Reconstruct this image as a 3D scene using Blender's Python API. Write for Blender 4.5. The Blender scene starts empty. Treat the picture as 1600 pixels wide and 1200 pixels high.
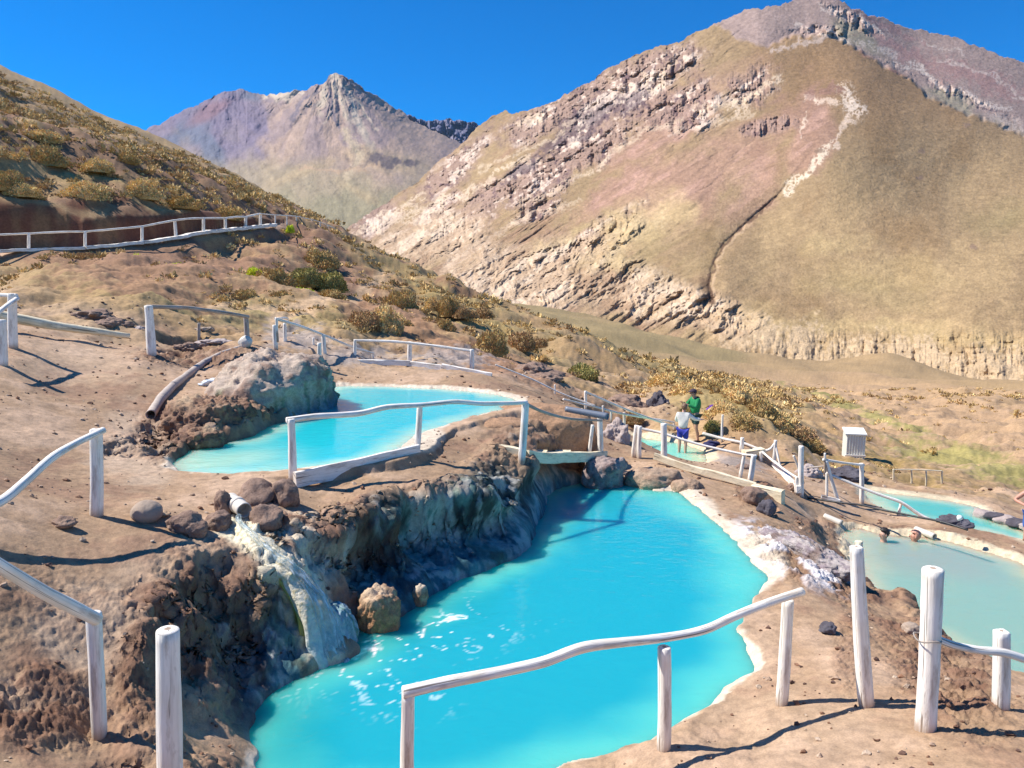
import bpy, math, random
import numpy as np
from mathutils import Vector, Matrix
random.seed(7)
SC = bpy.context.scene
COL = SC.collection
# ------------------------------------------------------------------ camera, sky, sun, exposure
PITCH = math.radians(8.0); FPX = 1170.0
cam_d = bpy.data.cameras.new("camera"); cam = bpy.data.objects.new("camera", cam_d); COL.objects.link(cam)
cam.location = (0, 0, 0); cam.rotation_euler = (math.radians(90) - PITCH, 0, 0)
cam_d.sensor_width = 36.0; cam_d.lens = 36.0 * FPX / 1600.0
cam_d.clip_start = 0.05; cam_d.clip_end = 60000
SC.camera = cam
SUN_EL = math.radians(50); SH = (0.986, -0.165)          # horizontal direction in which shadows fall
W = bpy.data.worlds.new("World"); SC.world = W; W.use_nodes = True
nt = W.node_tree; nt.nodes.clear()
out = nt.nodes.new("ShaderNodeOutputWorld"); bg = nt.nodes.new("ShaderNodeBackground")
sky = nt.nodes.new("ShaderNodeTexSky"); sky.sky_type = 'NISHITA'; sky.sun_disc = False
sky.sun_elevation = SUN_EL; sky.sun_rotation = math.atan2(-SH[0], -SH[1])
sky.altitude = 2800; sky.air_density = 1.0; sky.dust_density = 0.0; sky.ozone_density = 5.0
hsv = nt.nodes.new("ShaderNodeHueSaturation"); hsv.inputs['Saturation'].default_value = 1.7; hsv.inputs['Hue'].default_value = 0.504
nt.links.new(sky.outputs[0], hsv.inputs['Color']); nt.links.new(hsv.outputs[0], bg.inputs[0]); bg.inputs[1].default_value = 0.11
nt.links.new(bg.outputs[0], out.inputs[0])
sl = bpy.data.lights.new("sun", 'SUN'); sl.energy = 4.6; sl.angle = math.radians(0.5); sl.color = (1.0, 0.95, 0.87)
sun = bpy.data.objects.new("sun", sl); COL.objects.link(sun)
sdir = Vector((SH[0] * math.cos(SUN_EL), SH[1] * math.cos(SUN_EL), -math.sin(SUN_EL))).normalized()
sun.rotation_euler = sdir.to_track_quat('-Z', 'Y').to_euler(); sun.location = (-30, 10, 40)
SC.view_settings.view_transform = 'Standard'; SC.view_settings.look = 'None'; SC.view_settings.gamma = 1
SC.view_settings.exposure = 0.72

RES = 1.0     # mesh density of the terrain sheets
# ------------------------------------------------------------------ pixel <-> world helpers
cp, sp_ = math.cos(PITCH), math.sin(PITCH)
def ray(u, v):
    a = (u - 800.0) / FPX; b = (600.0 - v) / FPX
    return np.array([a, cp + b * sp_, -sp_ + b * cp])
def atz(u, v, z):
    d = ray(u, v); return d * (z / d[2])
def atY(u, v, Y):
    d = ray(u, v); return d * (Y / d[1])
def proj(x, y, z):
    dep = y * cp - z * sp_; h = y * sp_ + z * cp
    dep = np.maximum(dep, 1e-3)
    return 800 + FPX * x / dep, 600 - FPX * h / dep
# ------------------------------------------------------------------ noise
def _h(ix, iy, iz, s):
    n = (ix.astype(np.int64) * 374761393 + iy.astype(np.int64) * 668265263 + iz.astype(np.int64) * 2147483647 + s * 974711) & 0xffffffff
    n = ((n ^ (n >> 13)) * 1274126177) & 0xffffffff
    n = (n ^ (n >> 16)) & 0xffffffff
    return (n / 4294967295.0).astype(np.float32)
def vnoise(x, y, z=0.0, s=0):
    x = np.asarray(x, dtype=np.float64); y = np.asarray(y, dtype=np.float64); z = np.zeros_like(x) + z
    fx, fy, fz = np.floor(x), np.floor(y), np.floor(z)
    tx, ty, tz = [(a - b) for a, b in ((x, fx), (y, fy), (z, fz))]
    tx, ty, tz = [t * t * t * (t * (t * 6 - 15) + 10) for t in (tx, ty, tz)]
    ix, iy, iz = fx.astype(np.int64), fy.astype(np.int64), fz.astype(np.int64)
    r = 0
    for dx in (0, 1):
        wx = tx if dx else 1 - tx
        for dy in (0, 1):
            wy = ty if dy else 1 - ty
            for dz in (0, 1):
                wz = tz if dz else 1 - tz
                r = r + wx * wy * wz * _h(ix + dx, iy + dy, iz + dz, s)
    return r * 2 - 1
def vnoise2(x, y, s=0):
    x = np.asarray(x, dtype=np.float64); y = np.asarray(y, dtype=np.float64)
    fx, fy = np.floor(x), np.floor(y); tx = x - fx; ty = y - fy
    tx = tx * tx * tx * (tx * (tx * 6 - 15) + 10); ty = ty * ty * ty * (ty * (ty * 6 - 15) + 10)
    ix, iy = fx.astype(np.int64), fy.astype(np.int64); z0 = np.zeros_like(ix)
    a = _h(ix, iy, z0, s); b = _h(ix + 1, iy, z0, s); c = _h(ix, iy + 1, z0, s); d = _h(ix + 1, iy + 1, z0, s)
    return (a * (1 - tx) * (1 - ty) + b * tx * (1 - ty) + c * (1 - tx) * ty + d * tx * ty) * 2 - 1
def fbm2(x, y, o=4, s=0, g=0.5, lac=2.03):
    r = 0; a = 1; n = 0
    for i in range(o):
        r = r + a * vnoise2(x * lac ** i + 17.3 * i, y * lac ** i - 9.1 * i, s + i); n += a; a *= g
    return r / n * 1.6
def rid2(x, y, o=4, s=0, g=0.55, lac=2.07):
    r = 0; a = 1; n = 0
    for i in range(o):
        r = r + a * (1 - 2.2 * np.abs(vnoise2(x * lac ** i + 7.7 * i, y * lac ** i + 3.1 * i, s + i))); n += a; a *= g
    return r / n
def fbm3(x, y, z, o=3, s=0, g=0.5):
    r = 0; a = 1; n = 0
    for i in range(o):
        k = 2.03 ** i; r = r + a * vnoise(x * k + 3.3 * i, y * k, z * k, s + i); n += a; a *= g
    return r / n * 1.6
def sst(a, b, x):
    t = np.clip((x - a) / (b - a), 0, 1); return t * t * (3 - 2 * t)
# ------------------------------------------------------------------ thin plate interpolation
class TPS:
    def __init__(s, P, V, lam=1e-4):
        P = np.array(P, float); V = np.array(V, float); n = len(P); s.P = P
        K = s.k(((P[:, None] - P[None]) ** 2).sum(-1)) + lam * np.eye(n)
        A = np.zeros((n + 3, n + 3)); A[:n, :n] = K; A[:n, n] = 1; A[:n, n + 1:] = P; A[n, :n] = 1; A[n + 1:, :n] = P.T
        s.w = np.linalg.solve(A, np.concatenate([V, [0, 0, 0]]))
    @staticmethod
    def k(r2): return r2 * np.log(r2 + 1e-12)
    def __call__(s, a, b):
        a = np.asarray(a, float); sh = a.shape; a = a.ravel(); b = np.asarray(b, float).ravel(); o = np.empty_like(a)
        for i in range(0, len(a), 8192):
            x = a[i:i + 8192]; y = b[i:i + 8192]
            r2 = (x[:, None] - s.P[None, :, 0]) ** 2 + (y[:, None] - s.P[None, :, 1]) ** 2
            o[i:i + 8192] = s.k(r2) @ s.w[:len(s.P)] + s.w[-3] + s.w[-2] * x + s.w[-1] * y
        return o.reshape(sh)
# ------------------------------------------------------------------ mesh helpers
def quad_faces(nr, nc):
    i = np.arange(nr - 1)[:, None] * nc + np.arange(nc - 1)[None]
    return np.stack([i, i + 1, i + nc + 1, i + nc], -1).reshape(-1, 4)
def np_mesh(name, V, F, smooth=True, col=None, attrs=None):
    V = np.asarray(V, np.float32).reshape(-1, 3); F = np.asarray(F, np.int32); k = F.shape[1]
    me = bpy.data.meshes.new(name); me.vertices.add(len(V)); me.vertices.foreach_set("co", V.ravel())
    me.loops.add(F.size); me.loops.foreach_set("vertex_index", F.ravel())
    me.polygons.add(len(F)); me.polygons.foreach_set("loop_start", np.arange(0, F.size, k, dtype=np.int32))
    me.polygons.foreach_set("loop_total", np.full(len(F), k, np.int32))
    me.polygons.foreach_set("use_smooth", np.full(len(F), smooth, bool))
    me.update(calc_edges=True)
    if col is not None:
        c = np.ones((len(V), 4), np.float32); c[:, :3] = col
        at = me.color_attributes.new("col", 'FLOAT_COLOR', 'POINT'); at.data.foreach_set("color", c.ravel())
    for kx, a in (attrs or {}).items():
        at = me.attributes.new(kx, 'FLOAT', 'POINT'); at.data.foreach_set("value", np.asarray(a, np.float32).ravel())
    return me
def link(name, me, mat=None, parent=None):
    o = bpy.data.objects.new(name, me); COL.objects.link(o)
    if mat is not None and me is not None and not me.materials: me.materials.append(mat)
    if parent is not None: o.parent = parent
    return o
def tag(o, label=None, cat=None, group=None, kind=None):
    if label: o['label'] = label
    if cat: o['category'] = cat
    if group: o['group'] = group
    if kind: o['kind'] = kind
    return o
def empty(name, loc, label=None, cat=None, group=None, rz=0):
    o = bpy.data.objects.new(name, None); COL.objects.link(o); o.location = loc; o.rotation_euler = (0, 0, rz)
    o.empty_display_size = 0.1
    return tag(o, label, cat, group)
def S(c):   # sRGB 0..255 -> linear
    c = np.array(c, float) / 255; return np.where(c < 0.04045, c / 12.92, ((c + 0.055) / 1.055) ** 2.4)
# ------------------------------------------------------------------ materials
class NB:
    def __init__(s, name):
        s.m = bpy.data.materials.new(name); s.m.use_nodes = True; s.t = s.m.node_tree; s.t.nodes.clear()
        s.o = s.n("ShaderNodeOutputMaterial"); s.b = s.n("ShaderNodeBsdfPrincipled"); s.l(s.b.outputs[0], s.o.inputs[0])
    def n(s, t, **k):
        x = s.t.nodes.new(t)
        for a, b in k.items(): setattr(x, a, b)
        return x
    def l(s, a, b): s.t.links.new(a, b)
    def noise(s, sc, det=4, rough=.55, vec=None, dist=0):
        x = s.n("ShaderNodeTexNoise"); x.inputs['Scale'].default_value = sc; x.inputs['Detail'].default_value = det
        x.inputs['Roughness'].default_value = rough; x.inputs['Distortion'].default_value = dist
        if vec is not None: s.l(vec, x.inputs['Vector'])
        return x.outputs[0]
    def ramp(s, f, stops):
        r = s.n("ShaderNodeValToRGB"); e = r.color_ramp.elements
        while len(e) < len(stops): e.new(.5)
        for i, (p, c) in enumerate(stops):
            e[i].position = p; e[i].color = (c, c, c, 1) if isinstance(c, (int, float)) else (*c, 1)
        s.l(f, r.inputs[0]); return r.outputs[0]
    def mix(s, a, b, f=.5, mode='MIX'):
        m = s.n("ShaderNodeMix", data_type='RGBA', blend_type=mode)
        for v, k in ((a, 6), (b, 7), (f, 0)):
            if hasattr(v, 'is_output'): s.l(v, m.inputs[k])
            elif k == 0: m.inputs[0].default_value = v
            else: m.inputs[k].default_value = (*v, 1) if len(v) == 3 else v
        return m.outputs[2]
    def math(s, op, a, b=0.0):
        m = s.n("ShaderNodeMath", operation=op)
        for i, v in enumerate((a, b)):
            if hasattr(v, 'is_output'): s.l(v, m.inputs[i])
            else: m.inputs[i].default_value = v
        return m.outputs[0]
    def attr(s, nm, col=False):
        a = s.n("ShaderNodeAttribute"); a.attribute_name = nm; return a.outputs['Color' if col else 'Fac']
    def obj(s): return s.n("ShaderNodeTexCoord").outputs['Object']
    def uv(s): return s.n("ShaderNodeTexCoord").outputs['UV']
    def mapping(s, vec, sc):
        m = s.n("ShaderNodeMapping"); m.inputs['Scale'].default_value = sc; s.l(vec, m.inputs[0]); return m.outputs[0]
    def bump(s, h, st=.5, dist=.02, prev=None):
        b = s.n("ShaderNodeBump"); b.inputs['Strength'].default_value = st; b.inputs['Distance'].default_value = dist
        s.l(h, b.inputs['Height'])
        if prev is not None: s.l(prev, b.inputs['Normal'])
        return b.outputs[0]
    def col(s, c):
        if hasattr(c, 'is_output'): s.l(c, s.b.inputs['Base Color'])
        else: s.b.inputs['Base Color'].default_value = (*c, 1)
    def rough(s, r):
        if hasattr(r, 'is_output'): s.l(r, s.b.inputs['Roughness'])
        else: s.b.inputs['Roughness'].default_value = r
    def norm(s, n): s.l(n, s.b.inputs['Normal'])
# ================================================================== GROUND
LM, LU, L3, L4, L5 = -4.1, -2.8, -4.9, -5.3, -5.4
GZ = [  # (u, v, z) seen ground points, near part
 (155,1150,-3.3),(300,1215,-3.42),(60,1195,-3.1),(-60,1120,-2.9),(0,960,-2.7),(0,850,-2.42),(100,880,-2.66),(150,806,-2.6),(220,812,-2.66),
 (200,960,-2.98),(260,900,-2.9),(320,850,-2.86),(400,832,-2.92),(370,860,-2.98),(430,885,-3.12),(400,950,-3.3),(340,960,-3.15),(330,1060,-3.55),(270,1050,-3.3),(360,1150,-3.8),
 (0,700,-2.28),(100,700,-2.46),(200,700,-2.62),(250,770,-2.7),(350,790,-2.8),(440,800,-2.86),(0,620,-1.93),(100,600,-1.97),(200,600,-2.05),(235,557,-1.77),
 (20,545,-1.4),(-120,600,-1.68),(-120,800,-2.12),(-120,1000,-2.6),(100,530,-1.4),(200,525,-1.5),(300,560,-1.98),(385,540,-1.75),(330,640,-2.45),(250,680,-2.62),(290,600,-2.18),(400,600,-2.3),
 (430,548,-1.92),(505,556,-2.2),(560,565,-2.4),(640,569,-2.55),(737,580,-2.68),(767,593,-2.75),(520,600,-2.72),(640,600,-2.72),(780,612,-2.78),
 (460,757,-2.85),(550,735,-2.86),(655,705,-2.86),(650,735,-2.92),(580,765,-2.92),(720,700,-2.92),(500,792,-2.98),(560,786,-2.98),(640,764,-3.0),(720,744,-3.06),(780,738,-3.18),(700,660,-2.75),(770,655,-2.82),(800,700,-3.05),
 (820,640,-2.9),(860,640,-3.25),(900,660,-3.6),(880,620,-3.5),(905,690,-3.6),(940,718,-3.9),(985,735,-4.03),(1037,720,-4.03),(960,650,-3.95),(900,640,-3.6),
 (1000,655,-4.55),(1060,672,-4.75),(1100,690,-4.8),(1160,712,-4.75),(1110,740,-4.25),(1180,762,-4.25),(1222,788,-4.35),(1130,720,-4.7),(1190,740,-4.7),
 (1211,722,-5.0),(1252,778,-4.85),(1345,786,-5.2),(1300,780,-5.05),(1230,760,-4.75),(1120,790,-4.04),(1180,830,-4.04),(1280,830,-4.7),(1400,810,-5.3),(1320,820,-5.22),
 (1215,870,-4.0),(1260,900,-4.05),(1310,920,-4.2),(1250,1000,-3.98),(1190,1000,-4.02),(1330,1000,-3.98),(1220,1100,-3.82),(1150,1120,-3.92),(1037,1174,-3.86),(1000,1230,-3.88),
 (1355,1102,-3.68),(1445,1141,-3.52),(1563,1110,-3.62),(1600,1180,-3.4),(1400,1040,-3.95),(1480,1080,-3.85),(1300,1200,-3.55),(1150,1200,-3.7),(1700,1180,-3.5),(1450,1230,-3.35),
 (1450,845,-5.2),(1540,862,-5.2),(1620,885,-5.2),(1350,750,-5.4),(1450,770,-5.38),(1540,795,-5.35),(1600,815,-5.4),(1600,790,-5.8),(1500,770,-5.7),
 (1120,655,-4.25),(1060,645,-4.4),(1130,636,-4.25),(1170,650,-4.25),(1205,665,-4.4),(1240,685,-4.75),(1400,742,-6.0),(1472,742,-6.4),(1340,709,-6.6),(1280,730,-5.6),(1230,700,-5.3),(1370,725,-6.0),
 (600,1300,-3.9),(800,1330,-3.9),(430,1330,-3.7),(1750,800,-6.5),(1800,1000,-5.2),(1900,1200,-4.0),(1750,700,-9.5),
]
GY = [  # (u, v, Y)
 (0,394,36),(133,389,38),(222,381,40.5),(275,373,43),(318,365,46),(352,361,49),(384,358,52),(430,353,57),(500,357,66),(545,372,74),(-100,398,34),(-300,405,30),
 (0,288,39.8),(100,300,41.8),(200,305,44.4),(300,318,48.8),(380,332,55.5),(430,334,62),(-120,276,37.5),(-300,240,36),
 (0,200,72),(150,240,80),(300,290,86),(430,325,86),(-150,120,80),
 (0,128,112),(100,167,116),(215,212,120),(310,252,120),(400,296,116),(470,330,108),(540,367,92),(-200,40,105),(-400,-40,100),
 (50,440,27),(150,430,29),(200,430,31),(0,470,22),(100,470,23),(200,490,21),(300,500,23),(350,480,28),(450,430,40),(450,480,30),(500,470,33),(600,430,58),(600,480,38),
 (300,420,35),(380,400,42),(520,400,55),(650,540,28),(750,500,42),(700,520,34),(770,560,30),(850,590,27.5),(820,540,38),(900,560,40),(550,520,27),(420,520,25),(600,560,25),
 (650,420,74),(700,442,69),(750,465,64),(850,505,60),(950,545,54),(1040,583,50),
 (960,600,33),(1000,620,30),(1100,600,32),(1150,620,29),(1200,640,28),(1250,690,28),(1290,690,28.5),(1240,655,33),(1120,610,37),
 (700,475,300),(860,487,420),(1000,515,330),(1200,560,260),(1300,575,250),(1450,590,230),(1600,600,210),(1800,620,180),(1400,560,300),
 (1100,575,180),(1250,620,110),(1400,650,75),(1600,690,48),(1500,630,100),(1300,640,80),(1400,700,45),(1500,720,38),(1200,610,90),(1620,632,300),(1450,614,330),(1300,594,370),(1780,650,270),(1180,574,400),
]
def az_lr(x, y): return np.arctan2(x, y) * 3.0, np.log(np.hypot(x, y))
P_, V_ = [], []
def addp(p, t=None):
    a, l = az_lr(p[0], p[1]); P_.append((float(a), float(l))); V_.append(p[2] / math.hypot(p[0], p[1]) if t is None else t)
for u, v, z in GZ: addp(atz(u, v, z))
for u, v, Y in GY: addp(atY(u, v, Y))
for u in (-300, 100, 500):            # the hill's far side falls away behind the skyline
    v = float(np.interp(u, [-300, 0, 215, 540], [-20, 120, 205, 364])); p = atY(u, v + 30, 200); addp(p)
for u, v in ((650,460),(750,500),(850,530),(950,570)): addp(atY(u, v, 110))
for a in (-45, -25, 0, 25, 45):       # under and just before the photographer
    for r, z in ((2.2, -2.05), (0.8, -1.6)):
        x = r * math.sin(math.radians(a)); y = r * math.cos(math.radians(a)); addp((x, y, z + 0.25 * x * -0.12 - (.5 if r > 2 and a >= 0 else 0)))
for a in (-50, -30, -10, 10, 30, 50):
    for r in (700, 1100):
        x = r * math.sin(math.radians(a)); y = r * math.cos(math.radians(a)); addp((x, y, -75))
tps = TPS(P_, V_, 2e-4)

def spline(pts, n=8, closed=True):
    pts = np.array(pts, float); N = len(pts); o = []
    for i in range(N if closed else N - 1):
        p = [pts[(i + k) % N] if closed else pts[min(max(i + k, 0), N - 1)] for k in (-1, 0, 1, 2)]
        for t in np.arange(n) / n:
            o.append(.5 * ((2 * p[1]) + (-p[0] + p[2]) * t + (2 * p[0] - 5 * p[1] + 4 * p[2] - p[3]) * t * t + (-p[0] + 3 * p[1] - 3 * p[2] + p[3]) * t ** 3))
    if not closed: o.append(pts[-1])
    return np.array(o)
def sdist(x, y, poly):        # signed distance (+ outside), nearest arclength index
    a = poly; b = np.roll(poly, -1, 0); best = np.full(x.shape, 1e9); bi = np.zeros(x.shape); inside = np.zeros(x.shape, bool)
    for i in range(len(a)):
        ex, ey = b[i] - a[i]; L2 = ex * ex + ey * ey + 1e-12
        t = np.clip(((x - a[i][0]) * ex + (y - a[i][1]) * ey) / L2, 0, 1)
        d = (x - a[i][0] - t * ex) ** 2 + (y - a[i][1] - t * ey) ** 2
        m = d < best; best = np.where(m, d, best); bi = np.where(m, i + t, bi)
        if abs(ey) > 1e-9:
            c = (a[i][1] > y) != (b[i][1] > y)
            inside ^= c & (x < ex * (y - a[i][1]) / ey + a[i][0])
    return np.sqrt(best) * np.where(inside, -1, 1), bi
def pxpoly(pts, z):
    return [tuple(atz(p[0], p[1], z)[:2]) for p in pts]
# (u, v, bank steepness)
PM = [(400,1200,.75),(396,1160,.85),(402,1120,1.0),(420,1090,1.1),(450,1068,1.2),(500,1046,1.3),(555,1022,1.3),(552,990,1.6),(600,975,1.15),(640,955,1.15),(700,915,1.2),(760,890,1.3),(818,868,1.7),(838,838,3),(848,800,4),(868,765,3),
      (930,752,.8),(985,756,.35),(1020,765,.3),(1060,770,.3),(1085,790,.3),(1120,815,.25),(1150,845,.25),(1180,880,.25),(1195,910,.2),(1180,950,.2),(1160,985,.4),(1175,1020,.4),(1178,1045,.5),(1150,1070,.6),(1110,1100,.7),(1050,1145,.8),(1000,1165,.8),(930,1190,.8),(870,1207,.8),(800,1240,.8),(600,1275,.8),(440,1270,1)]
PU = [(275,733,.4),(300,741,.25),(380,742,.25),(450,737,.25),(560,722,.25),(620,708,.2),(640,690,.15),(665,676,.15),(720,658,.3),(770,645,.5),(812,635,.5),(808,624,.3),(760,614,.2),(700,608,.2),(640,605,.2),(560,603,.25),(515,605,.6),(500,622,1.5),(480,645,1.5),(430,664,1.5),(400,680,2),(370,688,2),(330,694,.8),(300,703,2),(278,718,1.2)]
P3 = [(955,682,.5),(985,680,.4),(1030,685,.4),(1075,692,.4),(1098,705,.3),(1104,718,.3),(1090,729,.3),(1050,724,.5),(1010,712,.6),(975,702,.8),(952,694,.8)]
P4 = [(1312,835,.4),(1328,850,.5),(1340,880,.5),(1350,920,.8),(1385,945,1),(1430,985,1),(1490,1030,1),(1550,1085,1),(1610,1130,1),(1750,1200,1),(1900,1150,.8),(1800,1000,.5),(1650,908,.4),(1600,882,.35),(1560,868,.35),(1500,850,.35),(1450,840,.4),(1380,834,.6),(1340,826,.6)]
P5 = [(1350,766,.5),(1400,772,.3),(1450,777,.3),(1500,786,.3),(1530,793,.3),(1545,805,.4),(1600,828,.6),(1700,870,.6),(1760,895,.5),(1700,885,.5),(1600,848,.35),(1540,834,.35),(1480,822,.4),(1440,815,.4),(1400,806,.5),(1365,788,.5)]
POOLS = []
for pts, L in ((PM, LM), (PU, LU), (P3, L3), (P4, L4), (P5, L5)):
    w = pxpoly(pts, L); a = spline([(x, y, p[2]) for (x, y), p in zip(w, pts)], 5)
    POOLS.append(dict(L=L, poly=a[:, :2], k=np.maximum(a[:, 2], .12), bb=(a[:, 0].min(), a[:, 0].max(), a[:, 1].min(), a[:, 1].max())))
_w = np.array(pxpoly([(1000,702),(1060,676),(1105,688),(1150,701),(1200,712),(1245,722),(1262,760),(1180,750),(1100,730)], -4.85))
CARVE = dict(L=-4.85, poly=_w, bb=(_w[:, 0].min(), _w[:, 0].max(), _w[:, 1].min(), _w[:, 1].max()))
DENTS = [(*atz(u, v, zz)[:2], rx, ry, dd) for u, v, zz, rx, ry, dd in ((288,548,-1.95,.75,.9,.38), (262,556,-1.9,.4,.5,.3), (1190,792,-4.25,.28,.35,.4), (335,528,-1.8,.7,.35,.2))]
# path on the hillside: outer edge as function of azimuth
PATHPX = [(-300,405,30),(-100,398,34),(0,394,36),(133,389,38),(222,381,40.5),(275,373,43),(318,365,46),(352,361,49),(384,358,52),(430,353,57),(470,353,62)]
pa = []; pr = []; pz = []
for u, v, Y in PATHPX:
    p = atY(u, v, Y); pa.append(math.atan2(p[0], p[1])); pr.append(math.hypot(p[0], p[1])); pz.append(p[2])
PA, PR, PZ = np.array(pa), np.array(pr), np.array(pz)
def height(x, y, full=False):
    x = np.asarray(x, float); y = np.asarray(y, float)
    a, l = az_lr(x, y); r = np.hypot(x, y); z = tps(a, l) * r; th = np.arctan2(x, y)
    # hillside path with a cut bank behind it
    m = (th < PA[-1]) & (r > 20) & (r < 90)
    rp = np.interp(th, PA, PR); zp = np.interp(th, PA, PZ); fade = sst(PA[-1], PA[-1] - .06, th)
    cutw = vnoise2(th * 22, r * .02, 5) * .8
    cap = np.where(r > rp + 2.1 + cutw * .5, zp + 3.6 * (r - rp - 2.1 - cutw * .5), zp)
    zc = np.where(r > rp - .3, np.minimum(z, cap), z); zc = np.where((r > rp - .3) & (r < rp + 2.0), zp, zc)
    z = np.where(m, z + (zc - z) * fade, z)
    for dx, dy, rx, ry, dd in DENTS:
        q = np.sqrt(((x - dx) / rx) ** 2 + ((y - dy) / ry) ** 2) + .25 * vnoise2(x * 2.5, y * 2.5, 17); z = z - dd * sst(1.0, .75, q)
    wall = np.zeros_like(z); shore = np.full(z.shape, 9.0); near = np.full(z.shape, -1.0); sdm = np.full(z.shape, 9.0)
    bb = CARVE['bb']; M = (x > bb[0] - 2) & (x < bb[1] + 2) & (y > bb[2]) & (y < bb[3] + 3)
    if M.any():
        d, _ = sdist(x[M], y[M], CARVE['poly']); Z = z[M]; z[M] = np.where((d > 0) & (Z > CARVE['L']), np.minimum(Z, CARVE['L'] + 2.4 * d + .1 * vnoise2(x[M] * 2, y[M] * 2, 3)), Z)
    for i, P in enumerate(POOLS):
        bb = P['bb']; M = (x > bb[0] - 3) & (x < bb[1] + 3) & (y > bb[2] - 3) & (y < bb[3] + 3)
        if not M.any(): continue
        X, Y = x[M], y[M]
        wob = .05 * vnoise2(X * 2.2, Y * 2.2, 11 + i) + .03 * vnoise2(X * 6, Y * 6, 12 + i)
        d, bi = sdist(X, Y, P['poly']); d = d + wob
        k = P['k']; n = len(k); kk = np.interp(bi, np.arange(n + 1), np.append(k, k[0]))
        Z = z[M]; L = P['L']
        do = np.maximum(d, 0)
        # steep banks get ledges
        prof = L + .03 + kk * do + np.where(kk > 1, .12 * vnoise2(X * 1.7, Y * 1.7, 31) * sst(0, .3, do), 0)
        prof = prof + np.where(kk < 1, .9 * np.maximum(do - .5, 0) ** 1.5, 0)
        Zo = np.minimum(Z, prof); Zo = np.maximum(Zo, L + .03 + .06 * np.minimum(do, .4) - 1.2 * np.maximum(do - .45, 0))
        Zi = L - np.minimum(.7, .35 * -np.minimum(d, 0) * np.clip(kk * 2, .5, 3))
        Zn = np.where(d > 0, Zo, Zi)
        z[M] = Zn
        w_ = sst(.7, 1.05, kk) * sst(1.3, .9, d) * (d > -.3); wall[M] = np.maximum(wall[M], w_)
        s0 = shore[M]; shore[M] = np.where(d < s0, d, s0); n0 = near[M]; near[M] = np.where(d < s0, i, n0)
    return (z, wall, shore, near) if full else z
def hit(u, v, lift=0.0):       # first ground point seen along the pixel's ray
    d = ray(u, v); d = d / np.linalg.norm(d)
    t = 1.5 * (1.012 ** np.arange(480)); P = d[None] * t[:, None]
    below = P[:, 2] < height(P[:, 0], P[:, 1])
    i = int(np.argmax(below)) if below.any() else len(t) - 1
    a, b = t[max(i - 1, 0)], t[i]
    for _ in range(3):
        tt = np.linspace(a, b, 9); Q = d[None] * tt[:, None]; bl = Q[:, 2] < height(Q[:, 0], Q[:, 1]); j = int(np.argmax(bl)) if bl.any() else 8
        a, b = tt[max(j - 1, 0)], tt[j]
    p = d * b; return np.array([p[0], p[1], p[2] + lift])
def hz(x, y): return float(height(np.array([x]), np.array([y]))[0])

# ------------------------------------------------------------------ blob masks laid out round world points seen from the photo's lens
def blob(U, V, L, soft=.35, nz=None):
    m = np.zeros_like(U)
    for b in L:
        u, v, ru, rv = b[:4]; an = math.radians(b[4]) if len(b) > 4 else 0; w = b[5] if len(b) > 5 else 1
        c, s = math.cos(an), math.sin(an); du = U - u; dv = V - v
        d = np.sqrt(((du * c + dv * s) / ru) ** 2 + ((-du * s + dv * c) / rv) ** 2)
        if nz is not None: d = d + nz
        m = np.maximum(m, w * sst(1 + soft, 1 - soft, d))
    return m
def pline(U, V, pts, w):
    best = np.full(U.shape, 1e9)
    for (a, b), (c, d) in zip(pts[:-1], pts[1:]):
        ex, ey = c - a, d - b; L2 = ex * ex + ey * ey
        t = np.clip(((U - a) * ex + (V - b) * ey) / L2, 0, 1); best = np.minimum(best, (U - a - t * ex) ** 2 + (V - b - t * ey) ** 2)
    return np.sqrt(best) / w
def lerp(a, b, m): return a + (b - a) * m[..., None]
def A(c, k=.78): return S(c) * k

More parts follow.
